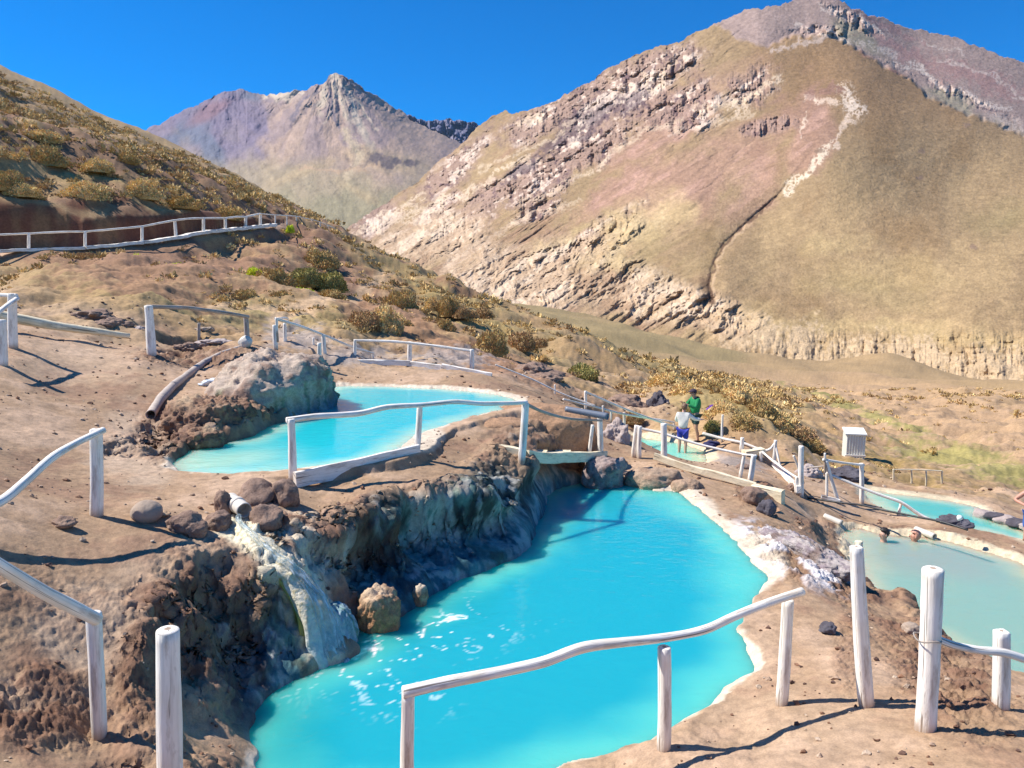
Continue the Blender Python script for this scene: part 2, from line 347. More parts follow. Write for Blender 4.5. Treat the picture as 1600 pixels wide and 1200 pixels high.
GR = {}
def build_ground():
    nc = int(1250 * RES); az = np.radians(np.linspace(-46, 46, nc))
    rr = [.8]
    while rr[-1] < 1150:
        r = rr[-1]
        st = r * .01 if r < 5 else .02 if r < 13.5 else r * .0045 if r < 35 else r * .0062 if r < 150 else r * .02
        rr.append(r + st / RES)
    r = np.array(rr); nr = len(r)
    Rg, Ag = np.meshgrid(r, az, indexing='ij'); x = Rg * np.sin(Ag); y = Rg * np.cos(Ag)
    z, wall, shore, near = height(x, y, True)
    U, V = proj(x, y, z)
    f = x.ravel, y.ravel
    n1 = fbm2(x * .8, y * .8, 4, 3); n2 = fbm2(x * 4, y * 4, 4, 21); big = fbm2(x * .12, y * .12, 4, 8)
    nfar = fbm2(x * .35, y * .35, 3, 55)
    bn = .25 * n1
    # ---------------- roughness zones
    rough = blob(U, V, [(330,980,110,110),(230,1060,60,80),(430,870,60,60,40),(510,870,100,50),(640,840,170,62,-10),(400,812,60,22),(440,835,70,25),(1480,1060,110,60,35),(1330,900,50,35,50),(1245,872,75,30,28,.9),
                         (60,1110,110,60),(90,960,120,60,0,.35),(1330,1020,30,60,0,.6),(1180,770,30,18),(270,680,50,40),(330,560,120,18),(1330,830,90,14,5,.7),(1480,845,100,12,10,.6)], .5, bn)
    rough = np.maximum(rough, wall * .45) * (Rg < 30)
    hill = sst(20, 24, Rg) * sst(200, 120, Rg)
    amp = .009 + .072 * rough
    wz = wall * (U > 545); clod = (.75 * np.abs(fbm2(x * 4.5, y * 4.5, 4, 41, .55)) + .45 * np.abs(fbm2(x * 17, y * 17, 3, 45, .6))) * (1 - .7 * wz)
    dz = amp * (clod + .7 * n2 * (1 - .7 * wz)) * sst(-.05, .12, shore) * (Rg < 40)
    dz = dz + .10 * n1 * sst(.3, 2.0, shore) * sst(6, 12, Rg) * .5
    pth = np.maximum(sst(PA[-1] - .05, PA[-1], Ag), sst(2.4, 3.4, np.abs(Rg - np.interp(Ag, PA, PR) - 1.1)))
    dz = dz + hill * pth * (.16 * n1 + .7 * fbm2(x * .22, y * .22, 3, 61) * sst(24, 45, Rg) + .03 * n2)
    dz = dz + sst(60, 200, Rg) * 2.2 * fbm2(x * .03, y * .03, 4, 77)
    z = z + dz
    P = np.stack([x, y, z], -1)
    # push walls in and out along the grid normals
    du = np.gradient(P, axis=1); dv = np.gradient(P, axis=0); N = np.cross(du, dv); N /= np.linalg.norm(N, axis=-1, keepdims=True) + 1e-9
    N *= np.sign(N[..., 2:3] + 1e-9)
    M = (wall > .02)
    X, Y, Z = P[M][:, 0], P[M][:, 1], P[M][:, 2]
    rel = (Z - LM)
    w3 = .16 * fbm3(X * 2.2, Y * 2.2, Z * 1.5, 4, 91, .5) + .04 * (np.abs(fbm3(X * 6, Y * 6, Z * 4, 3, 95)) - .25)
    under = -.26 * np.exp(-((rel - .5) / .28) ** 2) * (Y > 8.6) + .14 * np.exp(-((rel - .95) / .2) ** 2) * (Y > 8.6)
    P[M] = P[M] + N[M] * ((w3 + under) * wall[M] * sst(0, .25, np.maximum(shore[M], .02)))[:, None]
    z = P[..., 2]
    slope = 1 - np.abs(N[..., 2])
    GR.update(P=P, U=U, V=V, R=Rg, A=Ag, shore=shore, slope=slope, N=N)
    # ---------------- albedo
    dirt = A((190,157,125)); c = np.broadcast_to(dirt, x.shape + (3,)).copy()
    c = lerp(c, A((210,178,150)), sst(-.1, .8, n1 + .3 * n2) * .7)
    c = lerp(c, A((156,120,98)), sst(0, .9, -n1 + .5 * n2) * .6)
    c = lerp(c, A((222,194,166)), blob(U, V, [(150,990,70,60),(60,1090,70,25),(196,700,38,46,20),(232,748,36,10,0),(230,730,40,20),(120,560,110,30,0,.5),(330,880,50,40,0,.6),(1180,1030,50,40,0,.5),(1250,1130,140,50,0,.4),(120,500,80,30,0,.6),(240,895,50,25,0,.5)], .6, .5 * n1 + .4 * n2) * .7)
    c = lerp(c, A((128,94,76)), np.clip(rough * (.75 + .8 * n2), 0, 1) * .85)
    pass
    # hillside beyond the pools
    grass = hill * sst(-.5, .7, nfar + .3 * n1)
    c = lerp(c, A((178,146,98)), grass * .7)
    c = lerp(c, A((180,158,98)), hill * blob(U, V, [(150,250,260,70,20),(300,470,420,25,8),(700,470,200,30,25),(950,520,200,30,22),(1150,620,110,50,20)], .5, .7 * nfar) * .7)
    c = lerp(c, A((168,126,98)), blob(U, V, [(330,415,330,45,8),(420,420,180,50,10),(180,430,200,40,5),(620,500,160,30,22),(760,560,140,24,18)], .5, .6 * nfar + .3 * n2) * .8 * hill)
    c = lerp(c, A((150,112,92)), blob(U, V, [(120,200,260,90,25),(330,290,220,50,25)], .5, .6 * nfar + .5 * n1) * .8 * hill)
    dp = Rg - np.interp(Ag, PA, PR); pw = (Ag < PA[-1] - .01) * sst(1.7, 2.0, dp) * sst(5.2, 4.0, dp + .5 * n1) * sst(.12, .3, slope)
    c = lerp(c, lerp(np.broadcast_to(A((134,84,64)), c.shape), A((160,118,84)), sst(-.1, .6, n1)), pw * .95)
    onp = sst(PA[-1], PA[-1] - .05, Ag) * (np.abs(Rg - np.interp(Ag, PA, PR) - .8) < 1.15) * (slope < .25); c = lerp(c, A((215,185,160)), onp * .9)
    # valley floor
    far = sst(70, 160, Rg); vn = fbm2(x * .02, y * .05, 4, 66)
    c = lerp(c, A((186,156,114)), far * .95)
    c = lerp(c, A((170,150,106)), far * blob(U, V, [(950,520,240,20,12),(830,487,90,10,5),(1050,538,140,12,12)], .5, .6 * vn) * .8)
    c = lerp(c, A((204,168,128)), far * blob(U, V, [(1420,610,260,14,4),(1250,600,150,12,10),(1560,650,120,30,10)], .6, .6 * vn) * .75)
    c = lerp(c, A((198,164,128)), sst(32, 45, Rg) * blob(U, V, [(1480,660,260,30,10),(1560,740,160,40,12)], .5, .4 * n1) * .9)
    c = lerp(c, A((172,164,96)), blob(U, V, [(1370,657,110,5,18),(1500,718,90,13,10),(1310,636,50,5,18),(1560,738,60,9,12)], .7, .9 * nfar + .6 * n2) * .8 * (Rg > 24))
    c = lerp(c, A((160,135,75)), blob(U, V, [(1420,745,90,9,12),(1390,715,60,10,12),(1320,720,60,20,0)], .6, .9 * n2) * .6)
    c = lerp(c, A((185,170,160)), blob(U, V, [(440,520,25,22),(480,530,40,20,20),(560,560,60,12),(700,560,70,14),(1150,722,60,8,12)], .4, .5 * n2) * .8 * (Rg < 60))
    # trails
    for pts, wd in (([(430,500),(520,472),(570,452),(615,428)], 9), ([(330,482),(430,488),(520,472)], 7)):
        c = lerp(c, A((214,180,142)), sst(1.4, .6, pline(U, V, pts, wd) + .3 * n1) * .8)
    # pool rims: calcite, cream crust, wet stains
    near_b = shore < 3
    rimn = .12 * n1 + .06 * n2
    wl = np.array([.07, .09, .20, .18, .20])[near.astype(int).clip(0)]
    wl = wl + blob(U, V, [(1195,845,60,45,40)], .6) * .22 + blob(U, V, [(660,690,40,20,-20)], .6) * .5 + blob(U, V, [(1080,775,70,20,15)], .6) * .25
    rim = sst(wl * 1.5, wl * .5, shore + rimn * 1.2) * (1 - wall)
    c = lerp(c, A((238,220,196), .85), rim * .9)
    c = lerp(c, A((225,205,160), .85), rim * (near >= 2) * .5)
    c = lerp(c, A((236,228,226), .9), blob(U, V, [(1235,872,80,30,28),(1295,905,40,18,30),(1195,842,50,22,30)], .5, .5 * n2 + .4 * n1) * sst(-.35, .35, n2 + .3 * n1) * .95)
    # walls
    hgt = np.clip(z - LM, 0, 2)
    g = sst(-.35, .5, fbm3(x * 2.5, y * 2.5, z * 2.5, 3, 71)) if False else sst(-.35, .55, n2 + .5 * n1)
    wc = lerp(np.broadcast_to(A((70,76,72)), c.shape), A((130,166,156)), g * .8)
    wc = lerp(wc, A((205,205,205)), sst(.35, .9, n2) * .5)
    wc = lerp(wc, A((70,140,160)), sst(.7, .0, hgt) * .6)
    wc = lerp(wc, A((125,84,58)), blob(U, V, [(470,860,80,70,30),(560,850,60,40,0,.7),(340,1000,45,140,-10),(300,900,80,60)], .4, .6 * n2) * .9)
    Mw = (wall > .02); Pm = P[Mw]; dr = np.zeros(x.shape); dr[Mw] = fbm3(Pm[:, 0] * 4.5, Pm[:, 1] * 4.5, Pm[:, 2] * .9, 4, 205, .6)
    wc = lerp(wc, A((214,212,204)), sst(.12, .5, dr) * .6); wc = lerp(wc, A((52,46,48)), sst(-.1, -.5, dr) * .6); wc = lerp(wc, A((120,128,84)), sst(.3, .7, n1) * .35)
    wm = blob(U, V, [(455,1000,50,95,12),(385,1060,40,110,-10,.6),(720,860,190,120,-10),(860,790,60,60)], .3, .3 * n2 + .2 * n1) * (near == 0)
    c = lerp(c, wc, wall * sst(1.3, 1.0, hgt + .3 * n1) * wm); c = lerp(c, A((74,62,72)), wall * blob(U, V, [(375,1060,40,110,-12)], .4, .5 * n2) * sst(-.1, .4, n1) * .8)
    # the spring's channel, pale and sulphur-yellow
    ch = sst(1.5, .6, pline(U, V, [(375,830),(430,880),(465,910),(490,970),(510,1030)], 26) + .5 * n2)
    c = lerp(c, A((235,225,195), .9), ch * .9)
    c = lerp(c, A((190,180,60)), sst(1.3, .6, pline(U, V, [(440,890),(462,930),(478,985)], 9) + .4 * n2) * .9)
    c = lerp(c, A((230,215,190), .9), blob(U, V, [(480,870,60,35,30)], .5, .8 * n2) * .8)
    c = np.clip(c * (1 + .10 * n2[..., None] + .05 * nfar[..., None] + .06 * big[..., None]), .01, .95)
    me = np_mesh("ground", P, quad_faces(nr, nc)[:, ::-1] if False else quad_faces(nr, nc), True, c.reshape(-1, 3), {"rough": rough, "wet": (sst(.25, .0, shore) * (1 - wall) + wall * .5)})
    m = NB("ground"); ca = m.attr("col", True); o = m.obj()
    nn = m.noise(9, 6, .6, o); n3 = m.noise(60, 5, .65, o); nb = m.noise(1.3, 5, .6, o)
    f = m.ramp(nn, [(.3, .72), (.55, 1.0), (.75, 1.18)]); f2 = m.ramp(n3, [(.3, .78), (.6, 1.06)]); f3 = m.ramp(nb, [(.3, .86), (.7, 1.1)])
    cc = m.mix(ca, f, 1.0, 'MULTIPLY'); cc = m.mix(cc, f2, 1.0, 'MULTIPLY'); cc = m.mix(cc, f3, 1.0, 'MULTIPLY'); m.col(cc)
    h = m.math('ADD', nn, m.math('MULTIPLY', n3, .35)); st = m.math('ADD', .35, m.math('MULTIPLY', m.attr("rough"), .6))
    b = m.n("ShaderNodeBump"); b.inputs['Distance'].default_value = .035; m.l(h, b.inputs['Height']); m.l(st, b.inputs['Strength']); m.norm(b.outputs[0])
    m.rough(m.ramp(m.attr("wet"), [(0, .95), (1, .5)])); m.b.inputs['Specular IOR Level'].default_value = .25
    tag(link("ground", me, m.m), kind="structure")
build_ground()

# ================================================================== WATER
def build_water(i, nm, colA, colB, cell, label=None, foam=None):
    P = POOLS[i]; bb = P['bb']; L = P['L']
    xs = np.arange(bb[0] - .3, bb[1] + .3, cell); ys = np.arange(bb[2] - .3, bb[3] + .3, cell)
    X, Y = np.meshgrid(xs, ys); d, _ = sdist(X, Y, P['poly']); U, V = proj(X, Y, np.full(X.shape, L))
    keep = d < .16; F = quad_faces(len(ys), len(xs)); F = F[keep.ravel()[F].any(1)]
    idx = np.unique(F); mp = np.full(X.size, -1); mp[idx] = np.arange(len(idx)); F = mp[F]
    Vt = np.stack([X, Y, np.full(X.shape, L)], -1).reshape(-1, 3)[idx]
    sh = sst(-.0, -.75, d + .12 * vnoise2(X * 3, Y * 3, 4)); n = fbm2(X * .5, Y * .5, 3, 5)
    c = lerp(np.broadcast_to(np.array(colB), X.shape + (3,)), np.array(colA), np.clip(sh * .95 + .05, 0, 1))
    fo = np.zeros(X.shape)
    if i == 0:
        c = lerp(c, np.array(A((0,150,150))), blob(U, V, [(430,1150,90,110,0,.6),(620,985,90,26,-25,.6)], .7, .2 * n) * .7)
        c = lerp(c, np.array(colB), blob(U, V, [(1160,900,70,60,60),(1060,790,90,22,20,.8),(1190,960,40,30)], .7, .3 * n) * .6)
        sw = fbm2(X * 4 + 2.5 * vnoise2(X * 2.3, Y * 2.3, 3), Y * 4 + 2.5 * vnoise2(X * 2.3, Y * 2.3, 9), 3, 33, .4)
        ar = blob(U, V, [(640,1000,190,55,-15),(560,1035,60,40,0),(620,1070,90,50,10,.7)], .7, .3 * n)
        line = sst(.09, .02, np.abs(sw)); fo = np.clip(line * ar * sst(-.3, .5, n + .8 * vnoise2(X * 1.6, Y * 1.6, 8)) * .85 + sst(1, .3, pline(U, V, [(545,1030),(575,1012),(600,1015)], 16) + .8 * np.abs(sw) + .4 * n) * .7, 0, 1)
    if i == 1:
        c = lerp(c, np.array(A((200,235,205))), blob(U, V, [(350,722,100,20,-5),(650,690,40,14,-20)], .7, .5 * n) * .75)
    if i == 3:
        c = lerp(c, np.array(A((165,172,160))), blob(U, V, [(1450,875,110,28,8)], .7, .4 * n) * .7)
    c = lerp(c, np.array([.9, .93, .93]), fo)
    me = np_mesh("water", Vt, F, True, c.reshape(-1, 3)[idx], {"foam": fo.ravel()[idx]})
    m = NB("water_" + nm); m.col(m.attr("col", True)); m.rough(m.ramp(m.attr("foam"), [(0, .07), (1, .5)]))
    m.b.inputs['Subsurface Weight'].default_value = 1.0; m.b.inputs['Subsurface Radius'].default_value = (.25, .7, .8); m.b.inputs['Subsurface Scale'].default_value = 1.3
    m.b.inputs['IOR'].default_value = 1.33; m.b.inputs['Specular IOR Level'].default_value = .5
    o = m.obj(); h = m.noise(3.0, 3, .5, m.mapping(o, (1, 1.6, 1)), .6); h2 = m.noise(14, 2, .5, o, .3)
    m.norm(m.bump(m.math('ADD', h, m.math('MULTIPLY', h2, .25)), .22, .05))
    tag(link("water", me, m.m), kind="structure")
build_water(0, "main", A((34,162,178), .92), A((95,200,190), .9), .03)
build_water(1, "upper", A((30,186,196), .95), A((165,220,200), .9), .07)
build_water(2, "small", A((120,208,190), .9), A((200,215,175), .9), .06)
build_water(3, "milky", A((140,174,158), .9), A((185,190,160), .9), .08)
build_water(4, "far", A((90,180,170), .9), A((190,205,175), .9), .07)
# ================================================================== MOUNTAINS
def sheet(nm, u0, u1, nc, nr, crest, base, depth, relief, colour, mat, crest_n=1.5, back=.25, seed=0):
    us = np.linspace(u0, u1, nc); vc = np.interp(us, *zip(*crest)); vb = np.interp(us, *zip(*base))
    vc = vc + crest_n * (fbm2(us / 14, us * 0, 4, seed) + .5 * np.abs(fbm2(us / 5, us * 0, 3, seed + 1))) ; s = np.linspace(0, 1, nr) ** .9
    Sg, Ug = np.meshgrid(s, us, indexing='ij'); Vg = vb[None] * (1 - Sg) + vc[None] * Sg
    T = TPS([(a / 300, b / 300) for a, b, _ in depth], [math.log(c) for *_, c in depth], 1e-3)
    Y = np.exp(T(Ug / 300, Vg / 300)); Y = Y * (1 + relief(Ug, Vg))
    a = (Ug - 800) / FPX; b = (600 - Vg) / FPX; dy = cp + b * sp_; dz = -sp_ + b * cp
    P = np.stack([a * Y / dy, Y, dz * Y / dy], -1)
    c = colour(Ug, Vg, P)
    # the far side of the crest, falling away behind
    bk = []; cb = []
    for k in range(1, 7):
        q = P[-1].copy(); f = 1 + back * k / 6; q[:, 0] *= f; q[:, 1] *= f; q[:, 2] -= P[-1][:, 2] * (1.2 * k / 6) ** 1.2 ; bk.append(q); cb.append(c[-1])
    P = np.concatenate([P, np.array(bk)]); c = np.concatenate([c, np.array(cb)])
    me = np_mesh(nm, P, quad_faces(P.shape[0], nc), True, c.reshape(-1, 3))
    return tag(link(nm, me, mat), kind="structure")
def rockmat(nm, sc, bd, lo=.8, hi=1.15):
    m = NB(nm); ca = m.attr("col", True); o = m.obj(); n1 = m.noise(sc, 6, .65, o); n2 = m.noise(sc * 7, 4, .6, o)
    c = m.mix(ca, m.ramp(n1, [(.3, lo), (.7, hi)]), 1.0, 'MULTIPLY'); c = m.mix(c, m.ramp(n2, [(.3, lo), (.65, 1.08)]), 1.0, 'MULTIPLY'); m.col(c)
    m.norm(m.bump(m.math('ADD', n1, m.math('MULTIPLY', n2, .3)), .8, bd)); m.rough(.95); m.b.inputs['Specular IOR Level'].default_value = .1
    return m.m
mc = [(400,430),(520,380),(545,354),(600,318),(650,285),(672,262),(700,240),(730,215),(745,199),(770,182),(790,171),(800,177),(860,160),(900,140),(960,102),(1015,77),(1060,64),(1120,36),(1170,14),(1200,10),(1235,3),(1250,-3),(1285,-8),(1310,0),(1350,19),(1425,44),(1500,60),(1570,90),(1600,95),(1800,150)]
mb = [(400,450),(545,410),(650,450),(750,500),(860,510),(1000,535),(1155,550),(1300,590),(1450,610),(1600,630),(1800,660)]
md = [(500,400,1000),(545,380,1000),(650,430,700),(750,475,570),(860,490,520),(1000,512,480),(1155,525,440),(1300,555,400),(1450,585,350),(1600,600,310),(1800,620,280),
 (600,318,1500),(700,240,1550),(790,172,1550),(900,140,1450),(1015,77,1400),(1120,35,1350),(1235,2,1300),(1310,0,1300),(1425,45,1350),(1500,60,1350),(1600,95,1300),(1800,130,1250),
 (1270,100,1080),(1330,120,1000),(1430,158,960),(1520,188,920),(1600,215,880),(1440,120,1100),(1540,150,1080),(1620,185,1030),(1800,250,760),(1600,320,620),(1450,320,630),(1700,320,600),(1520,260,760),(1620,270,730),(1720,270,700),(1800,350,560),
 (1200,350,640),(1400,400,520),(1600,420,450),(900,350,800),(750,330,1000),(650,350,1080),(1050,250,850),(1300,250,700),(1130,440,520),(800,250,1150),(1160,530,430),(1200,530,425),(1500,500,390)]
GUL = [(1112,472),(1108,445),(1116,410),(1130,383),(1165,350),(1215,306),(1240,275),(1262,245),(1290,215)]
SPUR = [(400,-50),(1000,-50),(1150,60),(1200,72),(1240,58),(1290,48),(1330,72),(1380,102),(1420,120),(1445,148),(1500,172),(1550,192),(1600,210),(1700,255),(1800,300)]
def mr_masks(U, V):
    n = fbm2(U / 60, V / 60, 4, 101); n2 = fbm2(U / 14, V / 14, 4, 111, .6)
    p = -.83 * U + .56 * V; q = .56 * U + .83 * V
    st = fbm2(q / 16, p / 75, 4, 121, .6)
    rock = blob(U, V, [(710,265,80,22,-38),(850,190,90,20,-25),(960,150,90,40,-30),(1040,100,80,30,-22),(1080,170,60,30,-25),(900,240,130,28,-35),(760,310,80,20,-38),(1160,140,40,25,-25),(840,330,30,10,-20),
                        (1330,30,60,9,28),(1500,150,90,10,24),(1280,48,40,8,0),(930,360,70,14,-30),(1190,200,40,10,-10),(590,340,40,20,-35),(680,330,50,14,-38)], .5, .5 * n + .3 * n2)
    cliff = blob(U, V, [(800,440,130,50,12),(960,450,120,42,15),(1080,480,90,32,15),(1130,500,40,24,10),(880,400,120,30,-20),(660,380,90,40,-20)], .35, .35 * n + .2 * st)
    return n, n2, p, q, st, rock, cliff
def mr_relief(U, V):
    n, n2, p, q, st, rock, cliff = mr_masks(U, V)
    left = sst(1250, 1000, U)
    r = left * (.022 * rid2(q / 55, p / 170, 4, 131) + .010 * rid2(q / 17, p / 60, 3, 135))
    r = r * (1 - .85 * blob(U, V, [(1140,370,90,90,-20),(1060,400,70,40,-20),(1000,330,130,50,-30),(950,270,100,30,-35)], .5))
    r = r + (1 - left) * (.004 * fbm2(U / 90, V / 120, 4, 141) + .0008 * n2)
    r = r + rock * (.021 * rid2(U / 18, V / 22, 4, 151) + .003 * n2)
    wu = 14 * fbm2(U / 40, V / 30, 3, 163); r = r - cliff * (.020 * np.abs(fbm2((q + wu) / 26, (p + wu) / 60, 5, 161, .6)) + .008 * rid2((U + wu) / 16, (V - wu) / 34, 4, 165, .6))
    g = pline(U, V, GUL, 1.0); gw = sst(200, 330, V); r = r + (.008 * np.exp(-(g / 14) ** 2) + .006 * np.exp(-((g + 1.5 * n2) / 3) ** 2)) * gw
    # recess right of the pale buttress, and the lower terrace edge on the right
    bl = sst(505, 545, V + 10 * n) * sst(1130, 1190, U); r = r + bl * (.012 * rid2(U / 20, V / 40, 4, 171) + .006 * rid2(U / 60, V / 16, 3, 172))
    r = r + .045 * (1 - front(U, V)) * sst(1180, 1260, U)
    r = r + .0005 * vnoise2(U / 3, V / 2.2, 183)
    return r
SPUR = [(400,-50),(1000,-50),(1150,60),(1200,72),(1240,58),(1290,48),(1330,72),(1380,102),(1420,120),(1445,148),(1500,172),(1550,192),(1600,210),(1700,255),(1800,300)]
def front(U, V): return sst(-4, 4, V - np.interp(U, *zip(*SPUR)) + 4 * fbm2(U / 12, V / 12, 2, 191))
def mr_col(U, V, P):
    n, n2, p, q, st, rock, cliff = mr_masks(U, V); n4 = fbm2(U / 5, V / 5, 3, 195, .6); fr = front(U, V)
    wx = 10 * fbm2(U / 30, V / 30, 3, 192) + 4 * n4; wy = 9 * fbm2(U / 26, V / 26, 3, 193) + 3 * n2
    Uw, Vw = U + wx, V + wy
    def stk(pts, w, k=.7, hi=1.0): return sst(1.3, .5, pline(Uw, Vw, pts, w) + k * np.abs(n4)) * hi
    c = np.broadcast_to(A((170,143,108)), U.shape + (3,)).copy()
    c = lerp(c, A((184,156,116)), sst(-.2, .8, n) * sst(150, 420, V) * .8)
    c = lerp(c, A((156,126,90)), sst(0, .9, -n) * .6)
    c = lerp(c, A((158,126,94)), sst(260, 120, V) * sst(1100, 1300, U) * .8)
    left = sst(1200, 950, U)
    c = lerp(c, A((172,136,112)), left * sst(-.3, .7, st) * .6)
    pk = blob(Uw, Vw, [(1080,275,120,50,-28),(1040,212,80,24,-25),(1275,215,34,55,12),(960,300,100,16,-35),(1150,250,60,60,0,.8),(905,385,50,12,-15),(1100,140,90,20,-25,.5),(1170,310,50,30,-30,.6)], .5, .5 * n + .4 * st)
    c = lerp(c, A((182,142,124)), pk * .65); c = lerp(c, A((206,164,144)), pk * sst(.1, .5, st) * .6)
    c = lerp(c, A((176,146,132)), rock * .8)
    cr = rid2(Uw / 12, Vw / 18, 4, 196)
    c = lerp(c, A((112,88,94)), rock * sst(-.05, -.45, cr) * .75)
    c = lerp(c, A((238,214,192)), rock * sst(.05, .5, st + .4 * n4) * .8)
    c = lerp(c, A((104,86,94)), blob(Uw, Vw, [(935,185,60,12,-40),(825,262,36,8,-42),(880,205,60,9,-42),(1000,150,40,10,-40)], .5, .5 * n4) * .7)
    for pts, w, h in (([(640,345),(720,305),(830,245)], 6, .8), ([(560,370),(620,340),(690,310)], 7, .8), ([(600,345),(640,318),(665,300)], 4, .8), ([(800,350),(870,325),(900,318)], 7, .6), ([(1150,170),(1190,148),(1225,118)], 7, .9), ([(1090,172),(1150,165),(1190,150)], 5, .7), ([(1195,52),(1225,20),(1245,2)], 8, .9),
                      ([(1010,118),(1030,145),(1050,95)], 5, .8), ([(815,195),(845,182)], 9, .8), ([(820,320),(900,280),(960,240)], 5, .6), ([(760,260),(840,225),(900,190)], 4, .6), ([(920,270),(990,215),(1060,190)], 6, .6), ([(1120,190),(1170,172)], 6, .6), ([(1000,360),(1030,345)], 16, .5), ([(940,380),(1000,340)], 6, .5), ([(700,420),(760,370),(830,340)], 6, .5)):
        c = lerp(c, A((228,202,172)), stk(pts, w * 1.25, 1.2, h * .85))
    bk = 1 - fr
    c = lerp(c, A((176,152,142)), bk * .95); c = lerp(c, A((164,154,130)), bk * blob(Uw, Vw, [(1340,60,50,14,32),(1500,185,120,20,22),(1480,150,40,14,20)], .5, .4 * n) * .8)
    c = lerp(c, A((180,140,132)), bk * blob(Uw, Vw, [(1420,85,70,10,25),(1530,120,80,14,22),(1380,40,60,6,24)], .5, .5 * n4) * .7)
    for pts, w, h in (([(1290,12),(1330,28),(1385,52)], 7, .95), ([(1240,40),(1275,42),(1325,62),(1345,75)], 5, .8), ([(1350,72),(1400,92),(1450,118)], 4, .8), ([(1425,105),(1460,128),(1520,150),(1575,172)], 7, .95), ([(1470,90),(1530,110),(1600,150)], 3, .7), ([(1560,80),(1600,92)], 4, .8), ([(1540,185),(1600,205),(1650,225)], 9, .5), ([(1440,62),(1500,78)], 3, .6)):
        c = lerp(c, A((226,206,190)), stk(pts, w * 1.5, 1.5, h * .8) * bk)
    c = lerp(c, A((110,92,98)), bk * (stk([(1350,25),(1390,52)], 3, .8) + stk([(1430,118),(1480,146),(1560,178)], 2.5, .9)).clip(0, 1) * .7)
    c = lerp(c, A((180,132,116)), fr * stk([(1340,82),(1400,106),(1440,124)], 8, .8) * .8); c = lerp(c, A((206,182,164)), fr * stk([(1215,78),(1250,62),(1290,58)], 6, .9) * .8)
    sc = stk([(1316,138),(1330,158),(1336,176)], 17, 1.1); c = lerp(c, A((246,222,198)), sc * .85); c = lerp(c, A((240,212,186)), (stk([(1338,180),(1322,205),(1308,222)], 6, .8) + stk([(1262,150),(1285,160),(1310,165)], 7, .9) + stk([(1256,180),(1252,215)], 2.5, .8)).clip(0, 1) * .75)
    c = lerp(c, A((242,220,192)), stk([(1298,222),(1268,256),(1250,282),(1232,302)], 8.5, 1.1) * .85); c = lerp(c, A((160,122,108)), blob(Uw, Vw, [(1295,138,14,10),(1268,148,8,10)], .4, .4 * n4) * .7)
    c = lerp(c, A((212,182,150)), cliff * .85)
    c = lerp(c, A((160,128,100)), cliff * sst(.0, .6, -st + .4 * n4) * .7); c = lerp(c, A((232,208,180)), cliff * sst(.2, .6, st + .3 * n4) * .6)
    c = lerp(c, A((210,184,132)), blob(Uw, Vw, [(1000,355,60,28,-25),(970,345,30,15,-20),(1300,380,50,14,0,.6),(1420,430,120,20,5,.5),(1330,440,60,20,0,.5),(900,365,60,10,-30,.8),(1350,510,200,12,3,.7),(1200,500,60,16,20,.5),(1500,530,120,14,4,.7)], .8, .8 * n) * .6)
    c = lerp(c, A((152,138,96)), blob(Uw, Vw, [(1570,345,50,26),(1400,470,80,20,10,.6),(1050,400,60,30,0,.5)], .9, .6 * n) * .5)
    c = lerp(c, A((112,88,70)), sst(1.3, .4, pline(U, V, [(1100,440),(1112,470)], 10) + .7 * np.abs(n4)) * .7)
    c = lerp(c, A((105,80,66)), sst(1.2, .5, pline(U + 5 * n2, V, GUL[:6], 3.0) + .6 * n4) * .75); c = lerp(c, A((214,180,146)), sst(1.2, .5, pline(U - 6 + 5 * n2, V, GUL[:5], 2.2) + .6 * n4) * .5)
    c = lerp(c, A((214,186,150)), blob(Uw, Vw, [(1400,556,260,26,8),(1540,578,140,36,0,.9),(1250,550,120,18,15)], .5, .7 * n + .6 * n4) * .8)
    # tussocks and single boulders as fine grain
    g = vnoise2(U / 2.4, V / 1.7, 181); g2 = vnoise2(U / 4.5, V / 2.6, 182); tex = (1 - rock) * (1 - cliff)
    c = c * (1 + (.09 * g + .08 * g2)[..., None] * (.4 + .6 * tex[..., None])) * (1 + .12 * (n4 * (rock + cliff).clip(0, 1))[..., None])
    for u, v in ((1437,278),(1520,386),(1510,195),(1280,236),(1440,236)): c = lerp(c, A((150,124,104)), sst(1.3, .6, np.hypot((U - u) / 7, (V - v) / 4) + .4 * n4) * .8)
    return np.clip(c * (1 + .08 * n2[..., None]), .02, .95)
MR = rockmat("mountain_rock", .12, 2.0, .82, 1.14)
sheet("mountain", 480, 1800, int(1300 * RES), int(560 * RES), mc, mb, md, mr_relief, mr_col, MR, 3.0, seed=3)

